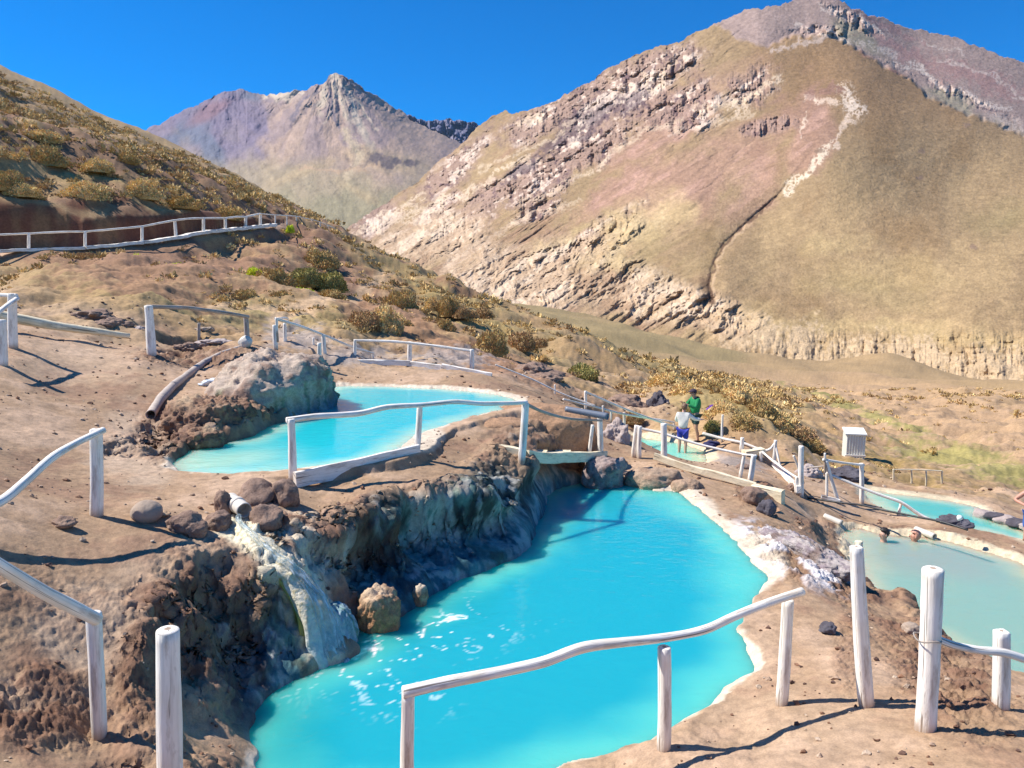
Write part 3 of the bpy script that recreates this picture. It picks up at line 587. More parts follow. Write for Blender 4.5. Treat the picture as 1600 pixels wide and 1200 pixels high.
fc = [(120,260),(210,208),(250,192),(290,170),(320,154),(345,146),(374,138),(395,145),(412,149),(420,146),(450,142),(480,138),(505,128),(515,117),(527,111),(540,119),(560,133),(600,155),(625,172),(640,184),(680,205),(745,235),(820,290)]
fb = [(120,420),(300,420),(545,420),(700,420),(820,420)]
fd = [(120,300,4800),(210,208,5200),(374,138,5200),(412,149,5100),(527,111,5000),(640,184,5200),(745,235,5300),(300,280,4000),(400,300,3500),(480,340,3000),(545,400,2600),(300,400,3000),(700,320,3200),(600,260,3700),(527,200,4300),(450,220,4100),(350,220,4300),(800,400,2600),(650,380,2600)]
def fp_relief(U, V):
    th = np.arctan2(U - 520, np.maximum(V - 95, 1)); rr = np.hypot(U - 520, V - 95)
    th2 = np.arctan2(U - 370, np.maximum(V - 90, 1))
    a = sst(330, 440, U) ; hi = sst(300, 200, V)
    r = .012 * rid2(np.where(a > .5, th, th2) * 3, rr / 160, 3, 201, .4) * hi * sst(15, 90, rr) + .005 * rid2(th * 7 + fbm2(U / 18, V / 18, 3, 215), rr / 40, 4, 211) * sst(230, 150, V) * sst(0, 40, rr)
    r = r + .010 * rid2(U / 40, V / 50, 4, 221) * (1 - a) + .0025 * fbm2(U / 10, V / 10, 3, 231)
    r = r + .012 * fbm2(U / 110, V / 60, 3, 241) * (1 - hi)
    return r
def fp_col(U, V, P):
    n = fbm2(U / 40, V / 40, 4, 251); n2 = fbm2(U / 9, V / 9, 3, 261)
    th = np.arctan2(U - 525, np.maximum(V - 95, 1)); ry = fbm2(th * 7 + .8 * n, np.hypot(U - 520, V - 95) / 60, 4, 271)
    c = np.broadcast_to(A((190,162,142)), U.shape + (3,)).copy()
    c = lerp(c, A((160,140,138)), sst(-.3, .5, ry) * .7)
    c = lerp(c, A((124,116,142)), sst(425, 395, U + 20 * n) * .7)  # bluish violet rock, with the lilac of far haze put into its colour
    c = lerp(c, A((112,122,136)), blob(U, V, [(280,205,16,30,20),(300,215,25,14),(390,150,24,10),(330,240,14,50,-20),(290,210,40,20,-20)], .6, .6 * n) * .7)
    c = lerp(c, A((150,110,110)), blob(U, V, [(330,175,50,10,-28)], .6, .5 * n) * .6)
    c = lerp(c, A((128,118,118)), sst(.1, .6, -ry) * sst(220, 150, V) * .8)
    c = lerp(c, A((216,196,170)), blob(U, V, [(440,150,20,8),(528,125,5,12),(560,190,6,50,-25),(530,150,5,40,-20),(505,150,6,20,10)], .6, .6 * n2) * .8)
    c = lerp(c, A((174,156,126)), sst(235, 300, V + 25 * n + 20 * sst(600, 450, U)) * .85)
    c = lerp(c, A((150,144,112)), sst(280, 340, V + 30 * n) * .6)
    c = lerp(c, A((196,170,130)), blob(U, V, [(610,250,60,14,10),(470,270,50,10,-20),(560,300,40,8,30)], .7, .7 * n) * .6)
    c = lerp(c, A((100,90,96)), blob(U, V, [(600,250,34,9,5),(640,255,14,5)], .5, .7 * n2) * .8)
    n3 = fbm2(U / 4, V / 4, 3, 265)
    for pts, w, cc in (([(527,114),(540,150),(566,205)], 4, (226,204,178)), ([(524,118),(520,150),(508,190)], 3, (214,190,164)), ([(531,125),(556,165),(590,205)], 2.5, (220,196,168)), ([(516,125),(512,165),(530,200)], 3, (120,112,122)), ([(535,140),(548,180)], 3, (130,118,122)), ([(500,135),(470,160),(455,185)], 4, (130,120,126)), ([(415,150),(440,146),(470,142)], 4, (224,206,182)), ([(540,205),(560,245),(545,275)], 9, (206,184,150)), ([(470,262),(530,268),(590,258)], 4, (200,168,136))):
        c = lerp(c, A(cc), sst(1.4, .5, pline(U + 6 * n, V + 5 * n2, pts, w) + .7 * np.abs(n3)) * .75)
    return np.clip(c * (1 + .10 * n2[..., None]), .02, .95)
FR = rockmat("peak_rock", .02, 8.0, .88, 1.1)
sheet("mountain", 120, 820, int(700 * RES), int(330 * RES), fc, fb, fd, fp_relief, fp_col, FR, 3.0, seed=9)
rc = [(600,190),(630,178),(645,181),(660,184),(680,187),(700,188),(715,187),(730,191),(745,196),(800,215)]
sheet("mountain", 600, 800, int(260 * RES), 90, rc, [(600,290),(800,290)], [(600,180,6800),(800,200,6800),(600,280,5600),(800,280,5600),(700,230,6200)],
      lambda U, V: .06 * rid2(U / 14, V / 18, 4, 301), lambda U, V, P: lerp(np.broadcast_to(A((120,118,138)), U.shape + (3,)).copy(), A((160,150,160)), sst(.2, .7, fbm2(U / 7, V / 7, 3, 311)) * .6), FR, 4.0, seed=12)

# ================================================================== HAZE: the valley's air
import bmesh
b = bmesh.new(); bmesh.ops.create_cube(b, size=1.0); me = bpy.data.meshes.new("haze"); b.to_mesh(me); b.free()
hz_o = link("haze", me); hz_o.scale = (11000, 7700, 2450); hz_o.location = (0, 3600, 2450 / 2 - 760)
hm = bpy.data.materials.new("haze"); hm.use_nodes = True; hm.node_tree.nodes.clear(); o_ = hm.node_tree.nodes.new("ShaderNodeOutputMaterial"); pv = hm.node_tree.nodes.new("ShaderNodeVolumePrincipled")
pv.inputs['Color'].default_value = (.38, .62, 1.0, 1); pv.inputs['Density'].default_value = 1.5e-5; pv.inputs['Anisotropy'].default_value = 0.0; hm.node_tree.links.new(pv.outputs[0], o_.inputs['Volume']); me.materials.append(hm)
tag(hz_o, "thin blue haze over the far valley", "haze", kind="stuff")
# ================================================================== MATERIALS FOR OBJECTS
def wood_mat(nm, base, crack, amt=.5, dirt=False):
    m = NB(nm); uv = m.uv(); a = m.noise(1.0, 6, .65, m.mapping(uv, (9, 2.2, 1)), .3); b = m.noise(1.0, 4, .6, m.mapping(uv, (46, 3, 1))); p = m.noise(3, 3, .5, m.obj())
    c = m.mix(crack, base, m.ramp(a, [(.28 + amt * .1, .15), (.42 + amt * .1, 1)])); c = m.mix(c, [x * .78 for x in base], m.ramp(b, [(.45, 0), (.62, .7)]))
    c = m.mix(c, [base[0] * .8, base[1] * .72, base[2] * .6], m.ramp(p, [(.5, 0), (.7, .55)]))
    ck = m.noise(1.0, 3, .6, m.mapping(uv, (28, 1.1, 1)), .8); c = m.mix(c, [x * .45 for x in crack], m.ramp(ck, [(.60, 0), (.645, .85)])); kn = m.noise(1.0, 1, .4, m.mapping(uv, (7, 5, 1))); c = m.mix(c, [x * .6 for x in crack], m.ramp(kn, [(.74, 0), (.78, .9)]))
    if dirt:
        sx = m.n("ShaderNodeSeparateXYZ"); m.l(uv, sx.inputs[0]); c = m.mix((.36, .25, .17), c, m.ramp(m.math('ADD', sx.outputs[1], m.math('MULTIPLY', a, .18)), [(.33, .1), (.46, 1)]))
    m.col(c)
    m.norm(m.bump(m.math('ADD', a, m.math('MULTIPLY', b, .6)), .6, .008)); m.rough(.8); m.b.inputs['Specular IOR Level'].default_value = .3
    return m.m
WHITE = wood_mat("whitewashed_wood", (.90, .84, .76), (.38, .29, .22))
WHITEP = wood_mat("whitewashed_post", (.90, .84, .76), (.38, .29, .22), .5, True)
CREAM = wood_mat("cream_wood", (.86, .74, .52), (.36, .29, .2))
GREYW = wood_mat("weathered_wood", (.42, .37, .33), (.2, .16, .13), .8)
def plain(nm, c, r=.6, var=.15, sc=12, bd=.003, metal=0):
    m = NB(nm); n = m.noise(sc, 4, .6, m.obj()); m.col(m.mix([x * (1 - var) for x in c], [min(1, x * (1 + var)) for x in c], n)); m.rough(r); m.norm(m.bump(n, .4, bd)); m.b.inputs['Metallic'].default_value = metal
    return m.m
def rock_mat(nm, a, b, d, sc=3.0):
    m = NB(nm); o = m.obj(); n = m.noise(sc, 6, .65, o); n2 = m.noise(sc * 7, 5, .65, o)
    c = m.mix(a, b, m.ramp(n, [(.38, 0), (.62, 1)])); c = m.mix(c, d, m.ramp(n2, [(.5, 0), (.72, .8)])); m.col(c)
    m.norm(m.bump(m.math('ADD', n, m.math('MULTIPLY', n2, .6)), .8, .03)); m.rough(.9); m.b.inputs['Specular IOR Level'].default_value = .25
    return m.m
RB = rock_mat("brown_rock", (.20, .13, .10), (.34, .23, .17), (.10, .06, .045), 5)
RG = rock_mat("grey_rock", (.36, .29, .27), (.48, .40, .36), (.24, .18, .17))
RT = rock_mat("tan_rock", (.42, .27, .16), (.55, .42, .28), (.25, .15, .09))
RD = rock_mat("dark_rock", (.07, .06, .07), (.13, .12, .14), (.04, .04, .05))
ROUND = rock_mat("round_rock", (.34, .26, .20), (.40, .31, .24), (.28, .21, .16), 1.2)
# ================================================================== GEOMETRY
def np_uv(me, uvs):
    l = me.uv_layers.new(name="UVMap"); vi = np.empty(len(me.loops), np.int32); me.loops.foreach_get("vertex_index", vi)
    l.data.foreach_set("uv", np.asarray(uvs, np.float32)[vi].ravel())
def tube_mesh(nm, pts, rad, seg=.05, ns=14, sq=0, wob=.06, seed=0, hollow=0, kn=True, bend=0):
    pts = np.array(pts, float); rad = np.array(rad if hasattr(rad, '__len__') else [rad] * len(pts), float)
    L = np.concatenate([[0], np.cumsum(np.linalg.norm(np.diff(pts, axis=0), axis=1))])
    if len(pts) > 2:
        sp = spline(pts, 12, False); Ls = np.concatenate([[0], np.cumsum(np.linalg.norm(np.diff(sp, axis=0), axis=1))])
    else: sp = pts; Ls = L
    n = max(3, int(Ls[-1] / seg) + 1); t = np.linspace(0, Ls[-1], n)
    C_ = np.stack([np.interp(t, Ls, sp[:, k]) for k in range(3)], 1); R = np.interp(t / Ls[-1], L / L[-1], rad)
    T = np.gradient(C_, axis=0); T /= np.linalg.norm(T, axis=1, keepdims=True)
    up = np.array([0, 0, 1.]) if abs(T[0][2]) < .8 else np.array([0, 1., 0]); up = np.broadcast_to(up, T.shape)
    B = np.cross(T, up); B /= np.linalg.norm(B, axis=1, keepdims=True); Nn = np.cross(B, T)
    if bend: C_ = C_ + B * (vnoise2(t * 1.7 + seed, t * 0, seed) * bend)[:, None] + Nn * (vnoise2(t * 1.9 + seed, t * 0 + 5, seed) * bend)[:, None]
    th = np.arange(ns) / ns * 2 * math.pi + (math.pi / 4 if sq else 0)
    TT, TH = np.meshgrid(t, th, indexing='ij')
    rr = R[:, None] * (1 + wob * fbm2(TT * 2.2 + seed * 3.1, np.cos(TH) * .9 + 2 * np.sin(TH) * .5, 3, seed))
    if sq:
        cs, sn = np.cos(TH), np.sin(TH); rr = rr / np.maximum(np.abs(cs) ** 6 + np.abs(sn) ** 6, 1e-3) ** (1 / 6) * .92
    V = C_[:, None] + rr[..., None] * (np.cos(TH)[..., None] * B[:, None] + np.sin(TH)[..., None] * Nn[:, None])
    V = V.reshape(-1, 3); uv = np.stack([TH / (2 * math.pi) * .5, TT], -1).reshape(-1, 2); uv[:, 0] = np.abs(uv[:, 0] - .25) * 2 * .5
    F = []
    i = np.arange(n - 1)[:, None] * ns + np.arange(ns)[None]; j = np.arange(n - 1)[:, None] * ns + (np.arange(ns)[None] + 1) % ns
    F = np.stack([i, i + ns, j + ns, j], -1).reshape(-1, 4)
    ex = []; exuv = []; fx = []
    if hollow:          # a pipe with a wall: an inner skin joined to the outer at both ends
        Vi = C_[:, None] + (rr * (1 - hollow))[..., None] * (np.cos(TH)[..., None] * B[:, None] + np.sin(TH)[..., None] * Nn[:, None])
        o = len(V); V = np.concatenate([V, Vi.reshape(-1, 3)]); uv = np.concatenate([uv, uv]); F = np.concatenate([F, F[:, ::-1] + o])
        a = np.arange(ns); b = (a + 1) % ns
        F = np.concatenate([F, np.stack([a, b, b + o, a + o], -1), np.stack([a, a + o, b + o, b], -1) + (n - 1) * ns])
    else:
        for end, sg in ((0, -1), (n - 1, 1)):
            rg = V[end * ns:(end + 1) * ns] if end == 0 else V[(n - 1) * ns:n * ns]
            c = C_[end]; prev = np.arange(ns) + end * ns
            for k, (f, h) in enumerate(((.86, .10), (.45, .16), (.02, .17))):
                o = len(V); V = np.concatenate([V, c + (rg - c) * f + T[end] * sg * R[end] * h]); uv = np.concatenate([uv, np.stack([np.arange(ns) / ns, np.full(ns, f)], 1)])
                q = np.arange(ns) + o; a, b = prev, np.roll(prev, -1); d, e = q, np.roll(q, -1)
                F = np.concatenate([F, np.stack([a, d, e, b] if sg > 0 else [a, b, e, d], -1)]); prev = q
    me = np_mesh(nm, V, F, True); np_uv(me, uv); return me
def beam_mesh(nm, p0, p1, h, t, seed=0, n=24, warp=.02):
    p0 = np.array(p0, float); p1 = np.array(p1, float); d = p1 - p0; L = np.linalg.norm(d); d /= L; s = np.cross(d, [0, 0, 1]); s /= np.linalg.norm(s); up = np.cross(s, d)
    tt = np.linspace(0, L, n); V = []; uv = []; bv = min(h, t) * .12
    prof = [(-t/2+bv,-h/2),(t/2-bv,-h/2),(t/2,-h/2+bv),(t/2,h/2-bv),(t/2-bv,h/2),(-t/2+bv,h/2),(-t/2,h/2-bv),(-t/2,-h/2+bv)]
    for q in tt:
        w = warp * vnoise2(np.array(q * 1.3 + seed), np.array(seed * 1.0), seed)
        for k, (a, b) in enumerate(prof):
            e = .012 * vnoise2(np.array(q * 4.0), np.array(k * 3.3 + seed), 3)
            V.append(p0 + d * q + s * (a + e * .5) + up * (b + w + e)); uv.append((a + b, q))
    m = 8; F = [(i * m + k, i * m + (k + 1) % m, (i + 1) * m + (k + 1) % m, (i + 1) * m + k) for i in range(n - 1) for k in range(m)]
    me = bpy.data.meshes.new(nm); me.from_pydata([tuple(v) for v in V], [], F + [tuple(range(m - 1, -1, -1)), tuple((n - 1) * m + k for k in range(m))]); np_uv(me, uv); me.update()
    return me
_ico = {}
def ico(n):
    if n in _ico: return _ico[n]
    import bmesh
    b = bmesh.new(); bmesh.ops.create_icosphere(b, subdivisions=n, radius=1); V = np.array([v.co[:] for v in b.verts]); F = np.array([[v.index for v in f.verts] for f in b.faces]); b.free(); _ico[n] = (V, F); return V, F
def rock_mesh(nm, dims, seed, sub=4, rgh=.22, fac=.5, smooth=True):
    V, F = ico(sub); V = V.copy(); s = seed * 7.31
    n = fbm3(V[:, 0] * 1.1 + s, V[:, 1] * 1.1, V[:, 2] * 1.1, 4, seed, .55)
    rs = np.random.RandomState(seed); D = rs.normal(size=(9, 3)); D /= np.linalg.norm(D, axis=1, keepdims=True); k = (V @ D.T); cut = .72 + .2 * rs.rand(9)
    f = np.minimum(1, (cut[None] / np.maximum(k, .05)).min(1)); fn = fbm3(V[:, 0] * 4.5 + s, V[:, 1] * 4.5, V[:, 2] * 4.5, 3, seed + 3, .6); V = V * (1 + (f - 1) * fac)[:, None] * (1 + rgh * n + rgh * .35 * fn)[:, None]
    return np_mesh(nm, V * np.array(dims) / 2, F, smooth)
def move(me, o):
    c = np.empty(len(me.vertices) * 3, np.float32); me.vertices.foreach_get("co", c); c = c.reshape(-1, 3) - np.array(o, np.float32); me.vertices.foreach_set("co", c.ravel()); me.update(); return me
def part(nm, me, mat, root): return link(nm, move(me, root.location), mat, root)
def rock(u, v, wpx, hpx, mat, label, seed, depth=1.0, name="rock", cat="rock", group=None, rgh=.22, fac=.5, sink=.15, rot=0, sub=4, Y=None):
    p = hit(u, v) if Y is None else atY(u, v, Y); dep = p[1] * cp - p[2] * sp_; w = wpx / FPX * dep; h = hpx / FPX * dep
    me = rock_mesh(name, (w * 1.05, w * depth, h * 1.15), seed, sub, rgh, fac); o = link(name, me, mat)
    o.location = (p[0], p[1] + w * depth * .35, p[2] + h * (.5 - sink)); o.rotation_euler = (0, 0, rot); return tag(o, label, cat, group)
# ================================================================== FENCES
def depth_of(p): return p[1] * cp - p[2] * sp_
class Fence:
    def __init__(s, label, first, cat="fence", name="fence", group=None, mat=WHITE):
        s.p0 = hit(*first) if len(first) == 2 else atY(*first); s.r = empty(name, tuple(s.p0), label, cat, group); s.k = 0; s.mat = mat; s.Y = []
    def post(s, ub, vb, ut, vt, w, sq=0, Y=None, mat=None, taper=.9, nm='post', label=None, wob=.06, lean=0.0):
        s.k += 1; b = hit(ub, vb) if Y is None else atY(ub, vb, Y); t = atY(ut, vt, b[1] + lean); rad = w / 2 / FPX * depth_of(b)
        w *= .94; rad *= .94; d = t - b; bot = b - d / np.linalg.norm(d) * .25
        me = tube_mesh(nm, [bot, (bot + t) / 2 + np.array([.01, 0, 0]) * math.sin(s.k * 2.3 + ub), t], [rad, rad * .97, rad * taper], min(.05, rad), 16 if sq else 14, sq, wob * (.3 if sq else 1), int(ub) % 97)
        o = part(nm, me, mat or (WHITEP if s.mat is WHITE else s.mat), s.r); s.Y.append(float(b[1]))
        if label: o['label'] = label
        return b, t
    def rail(s, pts, Ya, Yb, w, w2=None, mat=None, nm='rail', wob=.10):
        s.k += 1; u0 = np.array(pts[0]); L = np.linalg.norm(np.array(pts[-1]) - u0); P = []
        for p in pts:
            f = np.linalg.norm(np.array(p) - u0) / L; P.append(atY(p[0], p[1], 1 / ((1 - f) / Ya + f / Yb)))
        w *= .82; w2 = (w2 or w / .82) * .82; r0 = w / 2 / FPX * depth_of(P[0]); r1 = (w2 or w) / 2 / FPX * depth_of(P[-1])
        me = tube_mesh(nm, P, list(np.linspace(r0, r1, len(P))), max(.03, min(.08, r0)), 12, 0, wob, int(pts[0][0]) % 89 + s.k)
        return part(nm, me, mat or s.mat, s.r)
    def board(s, a, b, hpx, t=.06, Ya=None, Yb=None, mat=None, nm='kickboard'):
        s.k += 1; A_ = hit(*a) if Ya is None else atY(a[0], a[1], Ya); B_ = hit(*b) if Yb is None else atY(b[0], b[1], Yb)
        h = hpx / FPX * (depth_of(A_) + depth_of(B_)) / 2; z = np.array([0, 0, h / 2 + .02])
        return part(nm, beam_mesh(nm, A_ + z * .9, B_ + z * .9, h, t, int(a[0]) % 50), mat or s.mat, s.r)

# front fence across the foot of the big pool
f = Fence("bowed whitewashed log rail on three posts across the near end of the turquoise pool", (1037, 1172))
b1, t1 = f.post(1036,1173,1038,1012,24); b3, t3 = f.post(1221,1101,1231,938,20,taper=.95); Yl = b1[1] - .7
b0, t0 = f.post(638,1270,638,1084,24,Y=Yl)
f.rail([(630,1082),(700,1066),(780,1050),(850,1034),(910,1012),(970,1004),(1040,996),(1100,984),(1150,962),(1200,942),(1254,924)], Yl - .02, b3[1] - .03, 23, 15)
# left foreground
f = Fence("white rail sloping down from the left edge to a leaning post, lower left corner", (155, 1150))
b, t = f.post(155,1150,146,958,24,taper=1.0); f.post(-160,1120,-165,790,30,Y=b[1] - 1.2)
f.rail([(-170,800),(-60,846),(0,884),(60,920),(105,944),(152,968)], b[1] - 1.25, b[1] - .02, 26, 24)
f = Fence("thick round white post with flat cut top standing alone at the bottom left", (265, 1400, 3.55), "post", "fence_post")
f.post(268,1400,262,985,40,Y=3.55,taper=.92,wob=.05)
f = Fence("white rail rising from the left edge to one square post beside the round boulder", (150, 806))
b, t = f.post(150,806,150,671,19,sq=1); f.post(-130,950,-130,800,28,Y=b[1] - 1.9)
f.rail([(-140,812),(-60,806),(0,784),(40,752),(80,716),(120,692),(162,672)], b[1] - 1.9, b[1] - .03, 22, 13)
f = Fence("white fence corner at the left edge with tall post, short post and sloping brace", (20, 543))
b, t = f.post(21,543,19,459,13,sq=1); c, t = f.post(5,573,3,500,13,sq=1)
f.rail([(-70,463),(-20,461),(26,462)], b[1] + .3, b[1] - .02, 8); f.rail([(-30,512),(0,486),(27,466)], c[1] - .4, b[1], 9)
f = Fence("cream log kerb lying on the bare earth at the upper left beside the white corner fence", (100, 512), "log", "log_kerb", mat=CREAM)
f.rail([(-60,484),(25,498),(80,508),(140,517),(202,525)], b[1] + 1.2, b[1] + 3.2, 24, 11, nm='log')
f = Fence("white rail from a tall white post down to a grey post above the old pipe", (236, 556))
b, t = f.post(237,557,232,478,15); c, t = f.post(386,538,384,494,9,mat=GREYW)
f.rail([(230,479),(290,481),(340,487),(388,495)], b[1], c[1], 8, 7, mat=GREYW)
f.post(311,527,311,505,5,mat=GREYW,nm='stub')
f = Fence("white handrail stepping down to the right behind the crusted mound", (431, 545))
a, t = f.post(431,546,429,508,8); b, t = f.post(446,538,445,505,6); c, t = f.post(500,574,499,536,8); d, t = f.post(507,556,505,523,7); f.post(490,545,490,528,4); e, t = f.post(583,563,582,550,4)
f.rail([(430,498),(470,510),(507,524),(550,542),(584,552)], a[1], e[1], 6, 4); f.post(433,520,432,497,5,Y=a[1]); f.rail([(430,498),(448,497),(450,504)], a[1], b[1], 4)
f = Fence("long low white fence with a white kickboard along the far edge of the upper pool", (640, 569))
a, t = f.post(555,560,555,531,6); b, t = f.post(640,569,640,534,8); c, t = f.post(737,579,737,546,8)
f.rail([(553,532),(600,533),(640,536),(690,542),(740,549)], a[1], c[1], 5, 6)
f.board((541,570), (640,573), 9, .08, a[1] - .5, b[1] - .55); f.board((640,574), (690,580), 10, .08, b[1] - .55, (b[1] + c[1]) / 2 - .6); f.board((690,581), (768,595), 13, .10, (b[1] + c[1]) / 2 - .6, c[1] - .8)
f.post(762,600,762,582,8,sq=1,Y=c[1] - .45,nm='end_block')
f = Fence("wavy white rail on two posts with a kickboard in front of the upper pool", (456, 748))
a, t = f.post(457,750,455,655,14); b, t = f.post(651,704,656,634,11)
f.rail([(448,657),(500,650),(560,646),(605,636),(655,633),(710,628),(760,631),(823,629)], a[1], 12.6, 12, 8)
f.board((461,763), (655,716), 24, .07, a[1] - .18, b[1] - .12)
f = Fence("small footbridge with cream beams and white posts over the dark recess between pools", (818, 718), "bridge", "footbridge", mat=WHITE)
a, t = f.post(815,719,821,630,13,Y=12.6); b, t = f.post(919,722,926,664,7,Y=15.3,taper=.8); c, t = f.post(938,721,937,645,10,Y=15.4)
f.rail([(818,629),(850,644),(890,654),(940,657)], 12.6, 15.3, 7, 4, mat=GREYW)
f.board((780,710), (820,718), 15, .09, 12.9, 12.75, CREAM, 'beam'); f.board((822,724), (945,722), 17, .10, 12.75, 15.3, CREAM, 'beam')
for k in range(7):
    q = k / 6.0; A_ = atY(815 + 118 * q, 719 + 1 * q, 12.9 + 2.4 * q); o = A_ + np.array([0, .5, .02]); part('deck_plank', beam_mesh('deck_plank', A_ + np.array([0, .03, -.02]), A_ + np.array([.12, .75, 0]), .04, .32, k, 6), CREAM, f.r)
f = Fence("thin white fence running down the slope behind the spring pools to the two people", (915, 640))
a, t = f.post(915,640,915,611,5); b, t = f.post(955,658,955,642,4); c, t = f.post(975,668,975,645,5); d, t = f.post(1053,672,1053,659,4)
f.rail([(774,570),(830,592),(880,616),(930,634)], a[1] - .3, a[1] - .1, 3, 3); f.rail([(914,612),(960,632),(1000,648),(1040,662),(1075,672)], a[1], d[1] - .3, 4)
f.rail([(880,624),(930,636),(975,647),(1030,656),(1053,660)], a[1] - .8, d[1] - .3, 4); f.post(867,618,867,601,3,Y=a[1] + 1.5); f.post(942,650,942,634,4,Y=a[1] - .8)
f = Fence("white posts with sagging rail and cream kerb board between big and small pools", (1037, 718))
a, t = f.post(990,714,995,665,9,sq=1); a2, t = f.post(999,716,1000,666,8); b, t = f.post(1037,719,1037,662,11); c, t = f.post(1156,748,1163,710,6); d, t = f.post(1171,754,1178,711,9,sq=1)
f.rail([(999,669),(1035,677),(1067,687),(1110,699),(1165,711)], a[1] + .05, c[1], 5); f.rail([(1160,710),(1182,712)], c[1], d[1], 4)
f.board((1022,720), (1180,766), 11, .09, b[1] - .5, d[1] - .7, CREAM, 'kerb_board'); f.board((1176,780), (1223,789), 24, .16, d[1] - .8, d[1] - 1.25, CREAM, 'end_block')
f = Fence("white slack-railed fence ending at a tall post and slanted plank below the bushy mound", (1211, 722))
a, t = f.post(1128,690,1129,648,4); b, t = f.post(1158,706,1160,684,7); c, t = f.post(1210,722,1212,688,6); d, t = f.post(1252,776,1252,697,9); e, t = f.post(1244,772,1245,745,5); g, t = f.post(1250,740,1240,712,4,Y=d[1] + .4)
f.rail([(1098,677),(1128,685),(1160,692),(1190,703),(1203,702),(1212,691)], a[1], c[1], 5); f.rail([(1184,700),(1210,722),(1232,738),(1252,750)], c[1] + .3, d[1], 4); f.rail([(1212,697),(1218,724),(1222,732)], c[1], c[1] - .3, 4)
f.board((1208,728), (1248,770), 10, .10, c[1] - .3, d[1] - .1, WHITE, 'plank'); f.board((1162,712), (1192,708), 7, .3, b[1] - .2, b[1] - .1, CREAM, 'plank'); f.post(1189,722,1189,706,6,Y=b[1] - .3)
f = Fence("gate-like white frame of leaning posts and braces beside the far teal pool", (1345, 786))
a, t = f.post(1310,784,1291,720,6); b, t = f.post(1291,778,1292,738,5); c, t = f.post(1346,787,1346,724,7,sq=1); d, t = f.post(1404,806,1408,786,5); f.post(1289,722,1289,708,4,Y=a[1])
f.rail([(1286,718),(1310,722),(1350,727)], a[1], c[1], 5); f.rail([(1291,728),(1262,731)], a[1], a[1] + .8, 3, mat=GREYW); f.rail([(1300,743),(1325,753),(1346,762),(1380,775),(1408,785),(1440,806),(1474,822)], a[1], d[1] - .4, 5, 7)
f.board((1283,779), (1312,786), 5, .08, a[1] - .1, a[1] - .2)
f = Fence("faint low pale fence of four short posts on the sandy flat beyond the teal pool", (1396, 746))
Yf = hit(1396,748)[1]
for u, h in ((1396,15),(1424,14),(1447,12),(1472,12)): f.post(u,748 - (u - 1396) * .03,u,748 - h,3,Y=Yf,mat=CREAM)
f.rail([(1395,734),(1430,734),(1472,736)], Yf, Yf, 2.5, mat=CREAM)
# right foreground
f = Fence("thick tall round post and short square post joined by a wavy rail, right edge", (1445, 1141))
a, t = f.post(1445,1141,1458,890,33,taper=.98,wob=.07); b, t = f.post(1562,1110,1565,987,24,sq=1)
f.post(1750,1180,1755,1000,28,Y=b[1] - .3); wt = atY(1449, 996, a[1]); part('wire_tie', tube_mesh('wire_tie', [wt + np.array([.095 * math.cos(q), .095 * math.sin(q), .01 * math.sin(3 * q)]) for q in np.linspace(0, 6.28, 17)], .006, .02, 6, 0, 0, 1), GREYW, f.r)
f.rail([(1462,997),(1490,1008),(1530,1016),(1570,1020),(1640,1040),(1750,1050)], a[1] + .02, b[1] - .3, 14, 16)
f = Fence("tall narrow white square post with a thin stick tied behind it", (1355, 1102), "post", "fence_post")
a, t = f.post(1354,1103,1338,855,24,sq=1,taper=.8); f.post(1350,1080,1342,846,13,Y=a[1] + .12,mat=CREAM,nm='stick')
# fence along the hillside path
f = Fence("long white rail fence with many slim posts along the path cut into the left hillside", (222, 381, 40.5))
tops = [(-300,374,405),(-200,371,402),(-60,368,396),(45,365,393),(133,362,389),(222,354,381),(275,344,373),(318,341,365),(352,341,361),(384,339,358),(407,334,355)]
pts = []
for k, (u, vt, vb) in enumerate(tops):
    Y = float(np.interp(u, [p[0] for p in PATHPX], [p[2] for p in PATHPX])) - .1; f.post(u,vb + 1,u - (2 if u == 275 else 0),vt,5,Y=Y,taper=.95); pts.append((u, vt, Y))
for a, b in zip(pts[:-1], pts[1:]):
    f.rail([(a[0],a[1]),((a[0]+b[0])/2,(a[1]+b[1])/2 + random.uniform(-1,1)),(b[0],b[1])], a[2], b[2], 3.6)
pts = [(407,334,354.5,54)] + [(430,336,354,57),(448,337,352,60),(463,338,354,63),(476,341,356,66),(487,343,357,68),(500,347,360,71),(512,352,364,74),(524,357,369,77)]
for a, b in zip(pts[:-1], pts[1:]):
    f.post(b[0],b[2],b[0],b[1],2.4,Y=b[3]); f.rail([(a[0],a[1]),(b[0],b[1])], a[3], b[3], 2)
for a, b in zip(PATHPX[1:-2], PATHPX[2:-1]):
    f.board((a[0],a[1] + 1), (b[0],b[1] + 1), 5, .35, a[2] - .35, b[2] - .35, WHITE, 'kerb_board')
